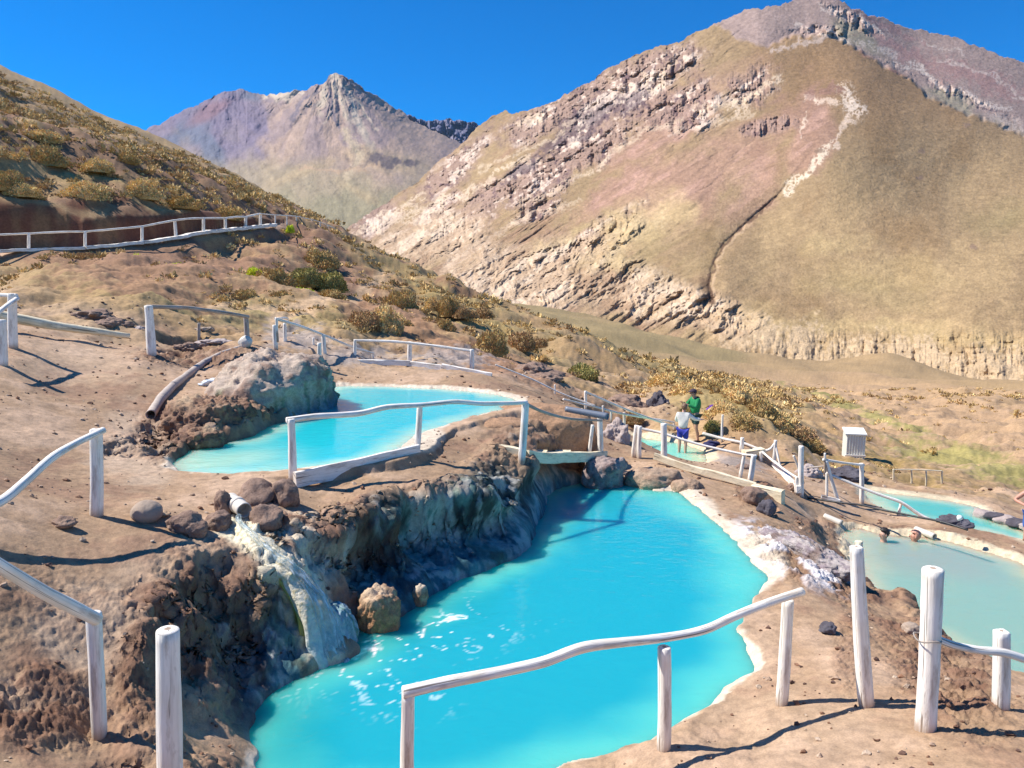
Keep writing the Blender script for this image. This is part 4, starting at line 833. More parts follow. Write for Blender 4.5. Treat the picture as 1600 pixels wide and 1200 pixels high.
# ================================================================== ROCKS AND PIPES
def crust_rock(nm, loc, dims, seed, label, cat, colf, sub=6, rgh=.16, fac=.5, rot=0, cyl=0.0, fine=.03, mat=None):
    V, F = ico(sub); V = V.copy(); s = seed * 3.7
    if cyl:  # squarer shoulders: steeper sides, flatter top
        h = np.hypot(V[:, 0], V[:, 1]); m = np.maximum(h, np.abs(V[:, 2])); V = V * (1 + cyl * (1 / np.maximum(m, .3) - 1))[:, None]
    n = fbm3(V[:, 0] * 1.3 + s, V[:, 1] * 1.3, V[:, 2] * 1.0, 4, seed, .55); N0 = V / np.linalg.norm(V, axis=1, keepdims=True)
    V = V * (1 + rgh * n)[:, None] * np.array(dims) / 2
    g = fbm3(V[:, 0] * 9 + s, V[:, 1] * 9, V[:, 2] * 5, 4, seed + 5, .6); V = V + N0 * (fine * np.abs(g) * 2.0)[:, None]
    c = colf(V, N0, n, g); me = np_mesh(nm, V, F, True, c)
    o = link(nm, me, mat or CRUST); o.location = loc; o.rotation_euler = (0, 0, rot); return tag(o, label, cat)
m = NB("crusted_rock"); o_ = m.obj(); n_ = m.noise(14, 6, .65, o_); n2_ = m.noise(55, 4, .6, o_)
m.col(m.mix(m.mix(m.attr("col", True), m.ramp(n_, [(.3, .7), (.65, 1.15)]), 1.0, 'MULTIPLY'), m.ramp(n2_, [(.3, .8), (.65, 1.1)]), 1.0, 'MULTIPLY'))
m.norm(m.bump(m.math('ADD', n_, m.math('MULTIPLY', n2_, .4)), .9, .025)); m.rough(.85); CRUST = m.m
def mound_col(V, N, n, g):
    c = np.broadcast_to(A((204,182,162)), V.shape).copy()
    c = lerp(c, A((150,114,94)), sst(-.2, .6, fbm3(V[:, 0] * 2.2, V[:, 1] * 2.2, V[:, 2] * 2.2, 3, 3) + .3 * g) * .8)
    th = np.arctan2(V[:, 1], V[:, 0]); st = fbm2(th * 7, V[:, 2] * .8, 4, 9)
    low = sst(.2, -.25, V[:, 2] + .2 * st) * sst(-.3, .4, N[:, 0] - .2 * N[:, 1])
    c = lerp(c, A((70,130,150)), low * .85); c = lerp(c, A((150,185,180)), low * sst(0, .5, st) * .7); c = lerp(c, A((90,110,60)), sst(.35, .7, -st) * sst(.9, .2, N[:, 2]) * .6)
    return c
p = atY(428, 600, 16.3)
crust_rock("crusted_mound", (p[0] - .05, p[1] - .1, -2.6), (2.6, 3.2, 2.1), 4, "large crusted rock mound with blue-green stained side, left shore of upper pool", "rock mound", mound_col, cyl=.22, rgh=.24, fine=.05)
def brown_col(V, N, n, g):
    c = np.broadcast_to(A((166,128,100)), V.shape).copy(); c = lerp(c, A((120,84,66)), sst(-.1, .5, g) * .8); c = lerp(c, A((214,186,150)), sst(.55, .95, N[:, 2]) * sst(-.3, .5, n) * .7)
    return lerp(c, A((95,120,125)), sst(-.05, -.35, V[:, 2]) * .5)
p = atY(330, 655, 13.6); crust_rock("rock_ledge", (p[0], p[1], -2.68), (1.5, 1.7, 1.0), 7, "low lumpy brown rock ledge between the old pipe and the upper pool", "rock ledge", brown_col, cyl=.4, fine=.06)
p = atY(385, 668, 14.3); crust_rock("rock", (p[0], p[1], -2.75), (1.0, 1.1, .75), 9, "brown lumpy rock in the water's edge just below the crusted mound", "rock", brown_col, sub=5, fine=.05)
p = atY(285, 690, 12.3); crust_rock("rock", (p[0] + .25, p[1] + .1, -2.72), (.85, .5, .42), 12, "small overhanging brown rock with a dark hollow at the left tip of the upper pool", "rock", brown_col, sub=5, fine=.05)
def dome_col(V, N, n, g):
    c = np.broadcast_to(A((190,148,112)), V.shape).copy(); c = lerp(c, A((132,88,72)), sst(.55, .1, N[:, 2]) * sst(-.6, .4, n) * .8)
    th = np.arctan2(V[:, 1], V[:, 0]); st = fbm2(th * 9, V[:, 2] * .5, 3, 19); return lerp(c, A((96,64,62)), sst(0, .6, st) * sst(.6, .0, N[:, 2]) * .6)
p = atY(836, 670, 16.0); crust_rock("earth_dome", (p[0], p[1], -3.78), (2.9, 1.9, 2.15), 15, "smooth brown earth dome rising behind the small footbridge", "earth dome", dome_col, cyl=.35, fine=.012, rgh=.12)
p = atY(760, 665, 14.9); crust_rock("earth_bank", (p[0], p[1], -3.35), (2.3, 1.5, 1.2), 18, "rounded brown earth bank along the near rim of the upper pool", "earth bank", dome_col, cyl=.3, fine=.012, rgh=.10)
def cone_col(V, N, n, g):
    c = np.broadcast_to(A((150,185,190)), V.shape).copy(); th = np.arctan2(V[:, 1], V[:, 0]); st = fbm2(th * 8, V[:, 2] * .6, 4, 29)
    c = lerp(c, A((205,220,225)), sst(0, .5, st) * .7); c = lerp(c, A((95,135,90)), sst(.1, .6, -st) * .6); return lerp(c, A((60,130,170)), sst(-.3, -.5, V[:, 2]) * .6)
def pale_col(V, N, n, g):
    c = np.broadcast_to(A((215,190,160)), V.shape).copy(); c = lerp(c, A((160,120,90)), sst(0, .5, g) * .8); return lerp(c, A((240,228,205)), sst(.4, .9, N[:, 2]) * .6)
zf = LM
q = atz(520, 1030, zf); crust_rock("flowstone_apron", (q[0] - .12, q[1] + .38, zf - .05), (.62, .7, 1.0), 22, "bluish flowstone apron where the hot spring falls into the big pool", "flowstone", cone_col, cyl=.1, fine=.015, rgh=.12)
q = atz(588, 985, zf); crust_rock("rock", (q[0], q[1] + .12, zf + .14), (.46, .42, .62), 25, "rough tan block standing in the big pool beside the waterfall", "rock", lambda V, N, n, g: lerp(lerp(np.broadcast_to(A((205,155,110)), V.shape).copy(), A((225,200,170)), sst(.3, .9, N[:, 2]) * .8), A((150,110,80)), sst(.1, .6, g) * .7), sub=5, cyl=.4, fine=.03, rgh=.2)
q = atz(655, 948, zf); crust_rock("rock", (q[0], q[1] + .08, zf + .08), (.16, .14, .3), 27, "little pale knob at the water's edge under the shaded wall", "rock", pale_col, sub=4)
q = atz(945, 765, zf); crust_rock("rock", (q[0], q[1] + .35, zf + .18), (.92, .7, .75), 31, "grey faceted boulder at the foot of the footbridge, touching the water", "boulder", lambda V, N, n, g: lerp(np.broadcast_to(A((178,158,150)), V.shape).copy(), A((120,95,90)), sst(-.1, .5, g + n) * .7), cyl=.35, fine=.025, sub=5, rgh=.22)
q = atz(1025, 764, zf); crust_rock("rock", (q[0], q[1] + .35, zf + .05), (1.15, .8, .5), 33, "flat tan boulder on the rim right of the faceted grey one", "boulder", lambda V, N, n, g: lerp(np.broadcast_to(A((196,166,138)), V.shape).copy(), A((150,118,95)), sst(0, .5, g) * .6), cyl=.2, fine=.012, sub=5, rgh=.14)
q = atz(1078, 772, zf); crust_rock("rock", (q[0], q[1] + .3, zf + .03), (.6, .5, .32), 35, "low tan boulder on the rim, right of the flat one", "boulder", lambda V, N, n, g: lerp(np.broadcast_to(A((190,158,130)), V.shape).copy(), A((150,118,95)), sst(0, .5, g) * .6), cyl=.2, fine=.012, sub=5, rgh=.14)
h1, h2 = hit(1188, 836), hit(1308, 908); hm_ = (h1 + h2) / 2; Lh = float(np.linalg.norm(h2 - h1))
def salt_col(V, N, n, g):
    c = np.broadcast_to(A((196,184,178)), V.shape).copy(); c = lerp(c, A((150,132,140)), sst(-.1, .5, g + .4 * n) * .8); return lerp(c, A((120,94,78)), sst(.2, .6, fbm3(V[:, 0] * 3, V[:, 1] * 3, V[:, 2] * 3, 3, 8)) * .7)
crust_rock("salt_crust", (hm_[0] + .12, hm_[1] + .12, hm_[2] + .02), (Lh * 1.1, .58, .46), 61, "white and lilac crusted salt ridge on the right bank of the big pool", "salt crust", salt_col, rot=math.atan2(h2[1] - h1[1], h2[0] - h1[0]), cyl=.2, fine=.028, rgh=.3)
# rocks round the spring's spout
rock(222,814,46,34,ROUND,"smooth rounded boulder beside the square white post",41,rgh=.05,fac=.25,sink=.25,cat="boulder")
rock(252,808,20,8,RT,"small flat stone right of the smooth rounded boulder",42)
rock(281,832,52,34,RB,"brown lumpy rock right of the smooth rounded boulder, lowest of the spout rocks",43,cat="boulder",sink=.3,rot=1)
rock(300,838,40,26,RB,"dark split rock at the front of the rocks beside the spout",44,cat="boulder",sink=.3,rot=3)
rock(345,806,30,46,RB,"dark pointed rock standing upright just left of the white spout",45,cat="boulder",rgh=.3,fac=.9,sink=.3,rot=1)
rock(335,828,42,32,RB,"brown boulder directly left of the white spout",46,cat="boulder",sink=.3,rot=3)
rock(412,826,52,40,RB,"dark brown boulder directly right of the white spout",47,cat="boulder",fac=.8,sink=.3,rot=0)
rock(395,790,70,40,RB,"broad brown rock behind the white spout",48,cat="boulder",fac=.7,sink=.3,rot=2)
rock(440,790,44,46,RB,"dark shaded rock below the left end of the kickboard",49,cat="boulder",fac=.8,sink=.3,rot=1)
rock(94,826,32,16,RB,"small jagged brown stone on bare earth left of the square post",50,rgh=.3)
rock(1297,992,28,16,RD,"small black stone on the bare spit between two pools",51,rgh=.3,fac=.9)
rock(395,822,9,8,RG,"pebble lodged above the mouth of the white spout",52,sub=3)
rock(1182,790,40,30,RB,"lumpy brown rock under the end of the cream kerb board",53,fac=.8)
rock(1200,806,26,26,RD,"dark rock standing in for the shaded hole below the cream end block",54,fac=.8)  # this rock's dark colour stands in for the shade of the notch
rock(1427,992,24,18,ROUND,"pale knob of rock at the milky pool's edge behind the thickest post",55)
rock(1165,735,24,10,RB,"flat brown stone on bare ground beside the small pool",56,sub=3)
rock(120,540,60,26,RB,"dark lumpy outcrop above the log kerb at the upper left",57,Y=19.0,rgh=.35) if False else None
for i, (u, v, w, h, l) in enumerate([(135,500,60,26,"grey eroded rock ledge above the log kerb"),(165,512,50,20,"grey rock ledge beside the tip of the log kerb"),(208,520,26,12,"small grey rock left of the white post above the pipe"),(285,548,40,16,"dark clod in the hollow behind the old pipe"),(330,540,50,14,"row of loose stones behind the old pipe's capped end"),(318,516,30,8,"flat pale stones around the little grey stub"),
        (1500,822,44,16,"low dark rock heap in the teal pool carrying the black hose end"),(1245,770,24,20,"brown rock at the base of the tall post by the slanted plank"),(1268,745,34,24,"mossy grey rock between the slanted plank and the gate frame"),(1325,750,60,26,"dark mossy rock behind the gate-like frame"),(985,640,60,30,"dark rock in the gully behind the thin fence"),(1030,640,34,44,"dark hollowed rock behind the handrail left of the people"),
        (850,600,60,24,"reddish rock on the slope just above the earth dome"),(830,590,80,26,"brown crumbling rock right of the low white fence"),(965,690,40,50,"mossy grey rock at the left end of the small pool")]):
    rock(u, v, w, h, (RB, RB, RG, RB, RG, ROUND, RD, RB, RG, RD, RB, RD, RB, RB, RG)[i], l, 70 + i, rgh=.38, fac=.8, sub=5, sink=.42)
for i, u in enumerate((1545,1563,1580,1598,1618)):
    rock(u, 812 + i * 5, 34, 15, (RG, RD, RG, RD, RG)[i], f"{('first', 'second', 'third', 'fourth', 'fifth')[i]} stone, counted from the left, in the row on the teal pool's far rim", 90 + i, sub=3, group="kerb stones on the teal pool's rim", rgh=.3, fac=.9)
# old pipe
PIPE = plain("crusted_pipe", (.46, .38, .32), .85, .35, 9, .01); PVC = plain("white_pipe", (.62, .56, .48), .5, .25, 9); GREYP = plain("grey_pipe", (.16, .18, .22), .4, .1, 8); BLACK = plain("black_rubber", (.02, .02, .022), .5, .2)
pp = [(236,652),(250,628),(270,607),(292,590),(318,570),(345,556),(378,545)]
P3d = [hit(u, v) + np.array([0, 0, .05]) for u, v in pp]
root = empty("old_pipe", tuple(P3d[0]), "long crusted brown drain pipe in sections lying on the slope above the upper pool", "pipe")
for k, (a, b) in enumerate(zip(P3d[:-1], P3d[1:])):
    me = tube_mesh("pipe_section", [a, b + (b - a) * .06], [.095 - .005 * k, .08 - .005 * k], .05, 20, 0, .10, 200 + k, hollow=.16 if k == 0 else 0); part("pipe_section", me, PIPE, root)
p = P3d[-1]; me = rock_mesh("end_cap", (.36, .34, .34), 210, 4, .08, .4); c = link("end_cap", me, PVC, root); c.location = (.1 + p[0] - P3d[0][0], p[1] - P3d[0][1], p[2] - P3d[0][2] + .12)
# white spout
a = hit(366, 806) + np.array([-.12, .22, .14]); b = hit(376, 812) + np.array([.06, -.02, .12])
root = empty("spout", tuple(a), "short broken white plastic spout pouring hot spring water between dark boulders", "spout"); part("pipe", tube_mesh("pipe", [a, b], [.085, .09], .03, 24, 0, .03, 5, hollow=.08), PVC, root)
part("collar", tube_mesh("collar", [a + (b - a) * .45, a + (b - a) * .58], [.10, .10], .02, 24, 0, .02, 6), PVC, root)
# grey pipe over the gully
a = atY(884, 639, 15.3); b = atY(950, 651, 14.9); root = empty("grey_pipe", tuple(a), "dark grey plastic pipe resting on the bridge post behind the footbridge", "pipe"); part("pipe", tube_mesh("pipe", [a, b], [.06, .072], .05, 24, 0, .0, 5, hollow=.1), GREYP, root)
# outlet pipes in the milky pool
for u, v, du, l in ((1303,824,-8,"short pale outlet pipe into the milky pool, left of the swimmers"), (1448,845,-8,"short pale outlet pipe into the milky pool, right of the swimmers")):
    b = hit(u + 12, v + 1) + np.array([0, 0, .10]); a = hit(u + du, v - 5) + np.array([0, .25, .10]); o = empty("outlet_pipe", tuple(a), l, "pipe")
    part("pipe", tube_mesh("pipe", [a, b], [.062, .066], .04, 20, 0, .05, 8, hollow=.14), PVC, o)
# black hose
hp = [(1262,779),(1310,786),(1345,790),(1380,798),(1430,808),(1470,816),(1512,829)]
P = [hit(u, v) for u, v in hp]; Ys = np.linspace(P[0][1], 13.6, len(hp)); P = [atY(u, v - 1, Ys[i]) for i, (u, v) in enumerate(hp)]
me = tube_mesh("hose", P, .022, .1, 8, 0, 0, 3); o = empty("hose", tuple(P[0]), "long black hose running from the gate frame across to the teal pool", "hose"); part("tube", me, BLACK, o)
# plastic bag, bottle, shoe-like bits
def blobmesh(nm, u, v, wpx, hpx, mat, label, cat, seed, lift=0, Y=None, rgh=.35, depth=.8, sub=4):
    p = hit(u, v) if Y is None else atY(u, v, Y); d = depth_of(p) / FPX; me = rock_mesh(nm, (wpx * d, wpx * d * depth, hpx * d), seed, sub, rgh, .6); o = link(nm, me, mat); o.location = (p[0], p[1], p[2] + hpx * d * .35 + lift); return tag(o, label, cat)
blobmesh("plastic_bag", 328, 605, 26, 13, plain("bag_plastic", (.62, .68, .74), .35, .2, 30, .01), "crumpled pale plastic bag caught beside the old pipe", "bag", 301, rgh=.7)
blobmesh("white_cup", 1499, 812, 9, 9, plain("cup_white", (.75, .76, .74), .4), "small white object on the dark rock heap in the teal pool", "cup", 302, rgh=.15, Y=14.2)
blobmesh("purple_towel", 1125, 650, 34, 24, plain("purple_cloth", (.10, .02, .25), .9), "purple cloth on the bank right behind the green-jacketed person", "towel", 303, rgh=.5, Y=24)
blobmesh("dark_bag", 1113, 697, 26, 9, plain("navy_cloth", (.02, .02, .08), .8), "dark bag on the ground at the feet of the green-jacketed person", "bag", 304, rgh=.4)
# ================================================================== WATER TANK
p = hit(1338, 711); Yt = p[1]; a = atY(1321, 711, Yt); b = atY(1348, 712, Yt); w = float(b[0] - a[0]); h = float(atY(1338, 676, Yt)[2] - p[2])
CORR = plain("pale_sheet_metal", (.80, .78, .70), .5, .1, 6)
root = empty("storage_box", (float(a[0]), float(a[1]), float(p[2]) - .06), "small pale corrugated box hut standing on the sandy slope below the mound", "hut", rz=-.22)
def corr(nm, p0, p1, z0, z1, n):
    V = []; F = []
    for i in range(n * 4 + 1):
        t = i / (n * 4); o = .022 * math.sin(i * math.pi / 2); dx, dy = p1[0] - p0[0], p1[1] - p0[1]; L = math.hypot(dx, dy)
        for z in (z0, z1): V.append((p0[0] + dx * t + dy / L * o, p0[1] + dy * t - dx / L * o, z))
    for i in range(n * 4): F.append((2 * i, 2 * i + 2, 2 * i + 3, 2 * i + 1))
    me = bpy.data.meshes.new(nm); me.from_pydata(V, [], F); me.update(); return me
d = .85 * w; cs = [(0, 0), (w, 0), (w, d), (0, d)]
for k in range(4): link("wall", corr("wall", cs[k], cs[(k + 1) % 4], -.3, h, 7), CORR, root)
me = bpy.data.meshes.new("roof"); me.from_pydata([(-.05,-.05,h-.02),(w+.05,-.05,h-.02),(w+.05,d+.05,h+.10),(-.05,d+.05,h+.10),(-.05,-.05,h+.03),(w+.05,-.05,h+.03),(w+.05,d+.05,h+.16),(-.05,d+.05,h+.16)], [], [(3,2,1,0),(4,5,6,7),(0,1,5,4),(1,2,6,5),(2,3,7,6),(3,0,4,7)]); link("roof", me, CORR, root)
me = beam_mesh("base_frame", (-.03, -.06, .06), (w + .03, -.06, .06), .08, .06, 1, 6); link("base_frame", me, WHITE, root)
# ================================================================== WATERFALL
def ribbon(nm, pts, wid, mat, kind, seed, label=None, cat=None, thick=.02):
    C_ = spline(pts, 14, False); n = len(C_); T = np.gradient(C_, axis=0); T /= np.linalg.norm(T, axis=1, keepdims=True); Bn = np.cross(T, [0, 0, 1]); Bn /= np.linalg.norm(Bn, axis=1, keepdims=True) + 1e-9; Nn = np.cross(Bn, T)
    ws = np.interp(np.linspace(0, 1, n), np.linspace(0, 1, len(wid)), wid); m = 24; V = []
    for i in range(n):
        for k in range(m):
            a = k / m * 2 * math.pi; e = .2 * float(vnoise2(np.array(k * .8), np.array(i * .12), seed)) + .12 * float(vnoise2(np.array(k * 1.9), np.array(i * .3), seed + 1))
            V.append(C_[i] + Bn[i] * math.cos(a) * ws[i] / 2 * (1 + .3 * e) + Nn[i] * (math.sin(a) * thick * (1 + 2 * e) + .03 * e))
    F = np.array([(i * m + k, i * m + (k + 1) % m, (i + 1) * m + (k + 1) % m, (i + 1) * m + k) for i in range(n - 1) for k in range(m)])
    me = np_mesh(nm, V, F, True); np_uv(me, [(k / m, i * .07) for i in range(n) for k in range(m)]); o = link(nm, me, mat)
    return tag(o, label, cat, kind=kind)
m = NB("falling_water"); n1_ = m.noise(1, 5, .6, m.mapping(m.uv(), (14, 3, 1)), .4); m.col(m.mix((.22, .38, .42), (.72, .80, .84), m.ramp(n1_, [(.45, 0), (.68, 1)]))); m.rough(.12); m.b.inputs['IOR'].default_value = 1.33
m.b.inputs['Alpha'].default_value = 1; m.l(m.ramp(n1_, [(.4, .08), (.68, .8)]), m.b.inputs['Alpha']); m.norm(m.bump(n1_, .5, .02)); FALL = m.m
m = NB("sulphur_crust"); n1_ = m.noise(6, 5, .6, m.obj()); m.col(m.mix((.40, .34, .05), (.60, .55, .18), n1_)); m.rough(.6); m.norm(m.bump(n1_, .8, .03)); SULF = m.m
w0 = hit(374, 818) + np.array([0, 0, .10])
PX = [(376,826),(400,850),(432,880),(462,905)]; W_ = [hit(*p_) for p_ in PX]; q = atz(520, 1030, LM)
e = W_[-1]; tgt = np.array([q[0], q[1] + .02, LM]); mid = e * .45 + tgt * .55 + np.array([.04, .02, .16])
m = NB("flowstone_crust"); n1_ = m.noise(5, 6, .65, m.obj()); n2_ = m.noise(24, 4, .6, m.obj()); ps = m.n("ShaderNodeSeparateXYZ"); m.l(m.obj(), ps.inputs[0]); hgt_ = m.math('ADD', ps.outputs[2], m.math('MULTIPLY', n1_, .35))
m.col(m.mix(m.mix((.36, .48, .50), (.62, .68, .66), m.ramp(n1_, [(.4, 0), (.6, 1)])), m.mix((.80, .72, .54), (.52, .42, .20), m.ramp(n2_, [(.45, 0), (.65, .8)])), m.ramp(m.math('ADD', m.math('MULTIPLY', hgt_, .8), 3.2), [(.25, 0), (.5, 1)]))); m.norm(m.bump(m.math('ADD', n1_, m.math('MULTIPLY', n2_, .5)), 1, .04)); m.rough(.6)
ribbon("flowstone_crust", [W_[0] - np.array([0, 0, .02]), W_[1], W_[2], e, mid - np.array([0, .05, .1]), tgt - np.array([0, .05, .1])], [.24, .30, .34, .38, .44, .60], m.m, None, 13, "cream and yellow mineral chute running from the white spout down to the big pool", "mineral crust", .09)
up_ = np.array([0, -.02, .09])
ribbon("waterfall", [w0, W_[0] + up_, W_[1] + up_, W_[2] + up_, e + up_ + np.array([.02, -.02, .03]), mid + np.array([.03, -.03, .04]), tgt + np.array([.03, -.08, .06]), tgt + np.array([.04, -.12, -.06])], [.06, .07, .08, .10, .16, .22, .32, .40], FALL, "structure", 3, thick=.03)
ribbon("sulphur_crust", [W_[2] + np.array([-.10, -.05, .05]), e + np.array([-.16, -.08, .06]), mid + np.array([-.2, -.1, .02]), tgt + np.array([-.28, -.1, .1])], [.05, .09, .09, .07], SULF, None, 5, "yellow sulphur streak down the left side of the waterfall", "mineral crust", .035)
# ================================================================== SHRUBS
m = NB("shrub_leaves"); m.col(m.mix(m.attr("col", True), m.ramp(m.noise(3, 3, .5, m.obj()), [(.3, .75), (.7, 1.2)]), 1.0, 'MULTIPLY')); m.rough(.9); m.b.inputs['Specular IOR Level'].default_value = .1; LEAF = m.m
def leaf_cloud(rs, n, size, lump=.25, h=.8, up=.5, seed=0, shell=.72):
    D = rs.normal(size=(n, 3)); D[:, 2] = np.abs(D[:, 2]) * .9 - .12; D /= np.linalg.norm(D, axis=1, keepdims=True)
    R = (shell + (1 - shell) * rs.rand(n) ** .6) * (1 + lump * fbm3(D[:, 0] * 1.8 + seed, D[:, 1] * 1.8, D[:, 2] * 1.8, 3, seed))
    C_ = D * R[:, None] * np.array([1, 1, h]); ax = D + np.array([0, 0, up]) + rs.normal(size=(n, 3)) * .45; ax /= np.linalg.norm(ax, axis=1, keepdims=True)
    sd = np.cross(ax, rs.normal(size=(n, 3))); sd /= np.linalg.norm(sd, axis=1, keepdims=True); L = size * (.6 + .8 * rs.rand(n))[:, None]; w = L * .33
    V = np.stack([C_ - ax * L * .5, C_ + sd * w, C_ + ax * L * .6, C_ - sd * w], 1)
    return V
def shrub_mesh(seed, col, n=2800, size=.09, lump=.28, h=.8):
    rs = np.random.RandomState(seed); V = leaf_cloud(rs, n, size, lump, h, .5, seed).reshape(-1, 3); F = np.arange(len(V)).reshape(-1, 4)
    c = np.array(col)[None] * (.75 + .55 * rs.rand(n))[:, None] * (1 + .12 * rs.normal(size=(n, 3)) * np.array([1, .5, .3])); c = np.repeat(np.clip(c, .01, .9), 4, 0)
    Vi, Fi = ico(3); k = .80 * (1 + lump * fbm3(Vi[:, 0] * 1.8 + seed, Vi[:, 1] * 1.8, Vi[:, 2] * 1.8, 3, seed)); Vi = Vi * k[:, None] * np.array([1, 1, h]); Vi[:, 2] = np.maximum(Vi[:, 2], -.15)
    Fq = np.concatenate([F, np.concatenate([Fi, Fi[:, 2:3]], 1)[:0] + 0]) if False else F
    # core as degenerate-free triangles appended through from_pydata is slow: store as quads of paired points
    me = bpy.data.meshes.new("shrub"); nv = len(V) + len(Vi); me.vertices.add(nv); me.vertices.foreach_set("co", np.concatenate([V, Vi]).astype(np.float32).ravel())
    li = np.concatenate([F.ravel(), (Fi + len(V)).ravel()]).astype(np.int32); me.loops.add(len(li)); me.loops.foreach_set("vertex_index", li)
    ls = np.concatenate([np.arange(len(F)) * 4, len(F) * 4 + np.arange(len(Fi)) * 3]).astype(np.int32); lt = np.concatenate([np.full(len(F), 4), np.full(len(Fi), 3)]).astype(np.int32)
    me.polygons.add(len(ls)); me.polygons.foreach_set("loop_start", ls); me.polygons.foreach_set("loop_total", lt); me.update(calc_edges=True)
    cc = np.ones((nv, 4), np.float32); cc[:len(V), :3] = c; cc[len(V):, :3] = np.array(col) * .8; at = me.color_attributes.new("col", 'FLOAT_COLOR', 'POINT'); at.data.foreach_set("color", cc.ravel())
    me.materials.append(LEAF); return me
OLV, TAN, GRN, YEL, RED = A((186,158,106), 1), A((220,190,134), 1), A((158,148,92), 1), A((215,222,70), 1), A((176,146,106), 1)
SM = {k: [shrub_mesh(sd + i * 7, c) for i in range(2)] for k, c, sd in (("o", OLV, 1), ("t", TAN, 2), ("g", GRN, 3), ("y", YEL, 4), ("r", RED, 5))}
rsh = random.Random(5)
def shrub(u, v, w, h, k, label, group=None):
    p = hit(u, v); d = depth_of(p) / FPX; o = bpy.data.objects.new("shrub", SM[k][rsh.randint(0, 1)]); COL.objects.link(o)
    W_ = w * d / 2; o.location = (p[0], p[1] + W_ * .3, p[2] - .04 - W_ * .12); o.scale = (W_, W_ * rsh.uniform(.8, 1.1), max(h * d * 1.1, W_ * .6)); o.rotation_euler = (0, 0, rsh.uniform(0, 6.28)); return tag(o, label, "shrub", group)
for a in [(494,412,62,30,"o","wide dark bush high on the slope right of the bright plants"),(425,440,54,34,"o","dark olive bush in the cluster below the hillside path"),(478,440,50,30,"g","green bush in the middle of the cluster above the trail"),(515,448,62,32,"g","green bush at the right end of the cluster above the trail"),
 (512,462,50,16,"o","low flat bush touching the trail, lowest of the cluster"),(380,468,44,26,"o","round olive bush left of the trail, above the grey post"),(431,468,50,24,"o","dry bush just above the left part of the trail"),(632,446,44,15,"r","low brown bush on the ridge right of the trail's top"),
 (662,452,34,14,"r","low brown bush next along the ridge"),(683,455,26,12,"r","small brown bush at the right of the ridge row"),(624,482,52,42,"o","tall olive bush casting a shadow mid-slope, right of the trail"),(675,480,28,20,"t","small tan bush between two darker bushes mid-slope"),
 (700,486,36,34,"o","upright olive bush mid-slope with a shadow to its right"),(722,492,26,16,"r","small brown bush right of the upright olive bush"),(738,494,20,12,"r","tiny brown bush, middle of the row mid-slope"),(756,492,34,16,"r","brown bush at the right end of the row mid-slope"),
 (694,515,34,26,"o","olive bush lower on the slope above the low white fence"),(600,518,70,48,"t","broad tan bush mound above the left end of the low white fence"),(567,510,60,34,"r","brown bush mound with a shaded foot left of the broad tan one"),(634,512,30,18,"o","small bush right of the broad tan bush mound"),
 (768,548,50,46,"o","big round bush with a long dark shadow right of the low white fence"),(816,540,54,30,"r","wide reddish bush right of the big round bush"),(845,538,26,14,"r","small reddish bush at the right of the wide one"),(884,522,18,9,"r","tiny dark bush alone near the slope's edge"),
 (908,594,72,34,"g","wide green bush alone on bare slope above the thin fence"),(850,560,18,9,"t","small yellowish tuft below the reddish bushes"),(876,602,30,12,"o","low bush left of the wide green bush"),(210,411,26,18,"y","bright yellow-green plant below the path, leftmost of the bright ones"),
 (278,418,24,13,"y","bright yellow-green plant on brown soil right of the leftmost one"),(396,430,26,16,"y","bright yellow-green plant beside the dark bush cluster"),(453,360,16,13,"y","bright yellow-green plant at the far path fence"),(505,370,17,13,"y","bright yellow-green plant furthest right along the path"),
 (130,406,40,18,"r","orange-brown bush just under the path's kerb"),(468,460,50,18,"y","yellowish grass clump among the dark bushes"),(130,304,84,32,"t","broad pale bush hanging over the left of the cut bank"),(218,302,54,32,"t","round pale bush hanging over the middle of the cut bank"),
 (70,250,62,32,"o","dark bush with a deep shadow high on the left hill"),(2,288,56,36,"o","dark bush at the left edge above the cut bank"),(150,262,56,20,"t","straw-coloured bush above the round pale one"),(280,318,60,24,"o","bush overhanging the right half of the cut bank"),(350,336,60,22,"o","bush at the right end of the cut bank"),
 (30,300,56,20,"t","low pale bush along the top of the cut bank near the left edge"),(190,250,44,18,"o","olive bush on the left hill behind the straw-coloured one"),(60,215,60,18,"t","wide straw-coloured bush high on the left hill"),
 (1042,598,60,22,"t","tan bush at the left end of the bushy mound"),(1075,620,60,30,"t","tan bush on the mound behind the two people's heads"),(1110,612,60,28,"o","olive bush on the mound's crest"),(1150,630,70,32,"t","tan bush on the mound's crest, right of the people"),
 (1185,648,66,34,"o","olive bush over the mound's shaded bank"),(1130,648,60,30,"t","tan bush overhanging the shaded bank, nearest the people"),(1160,664,56,24,"o","dark bush on the lip of the shaded bank"),(1215,664,60,30,"t","tan bush at the mound's right shoulder"),
 (1245,688,60,30,"r","brown bush at the foot of the mound's right end"),(1270,700,40,20,"o","small olive bush left of the pale hut"),(1118,672,34,22,"g","green bush under the purple cloth"),(1080,645,40,24,"g","green bush directly behind the white-shirted person"),
 (1380,735,50,14,"o","low olive bush patch beyond the gate frame"),(1330,735,40,16,"o","low olive bush behind the gate frame"),(990,655,40,18,"r","dark dry bush in the gully left of the people")]: shrub(*a, group="shrubs on the slopes")
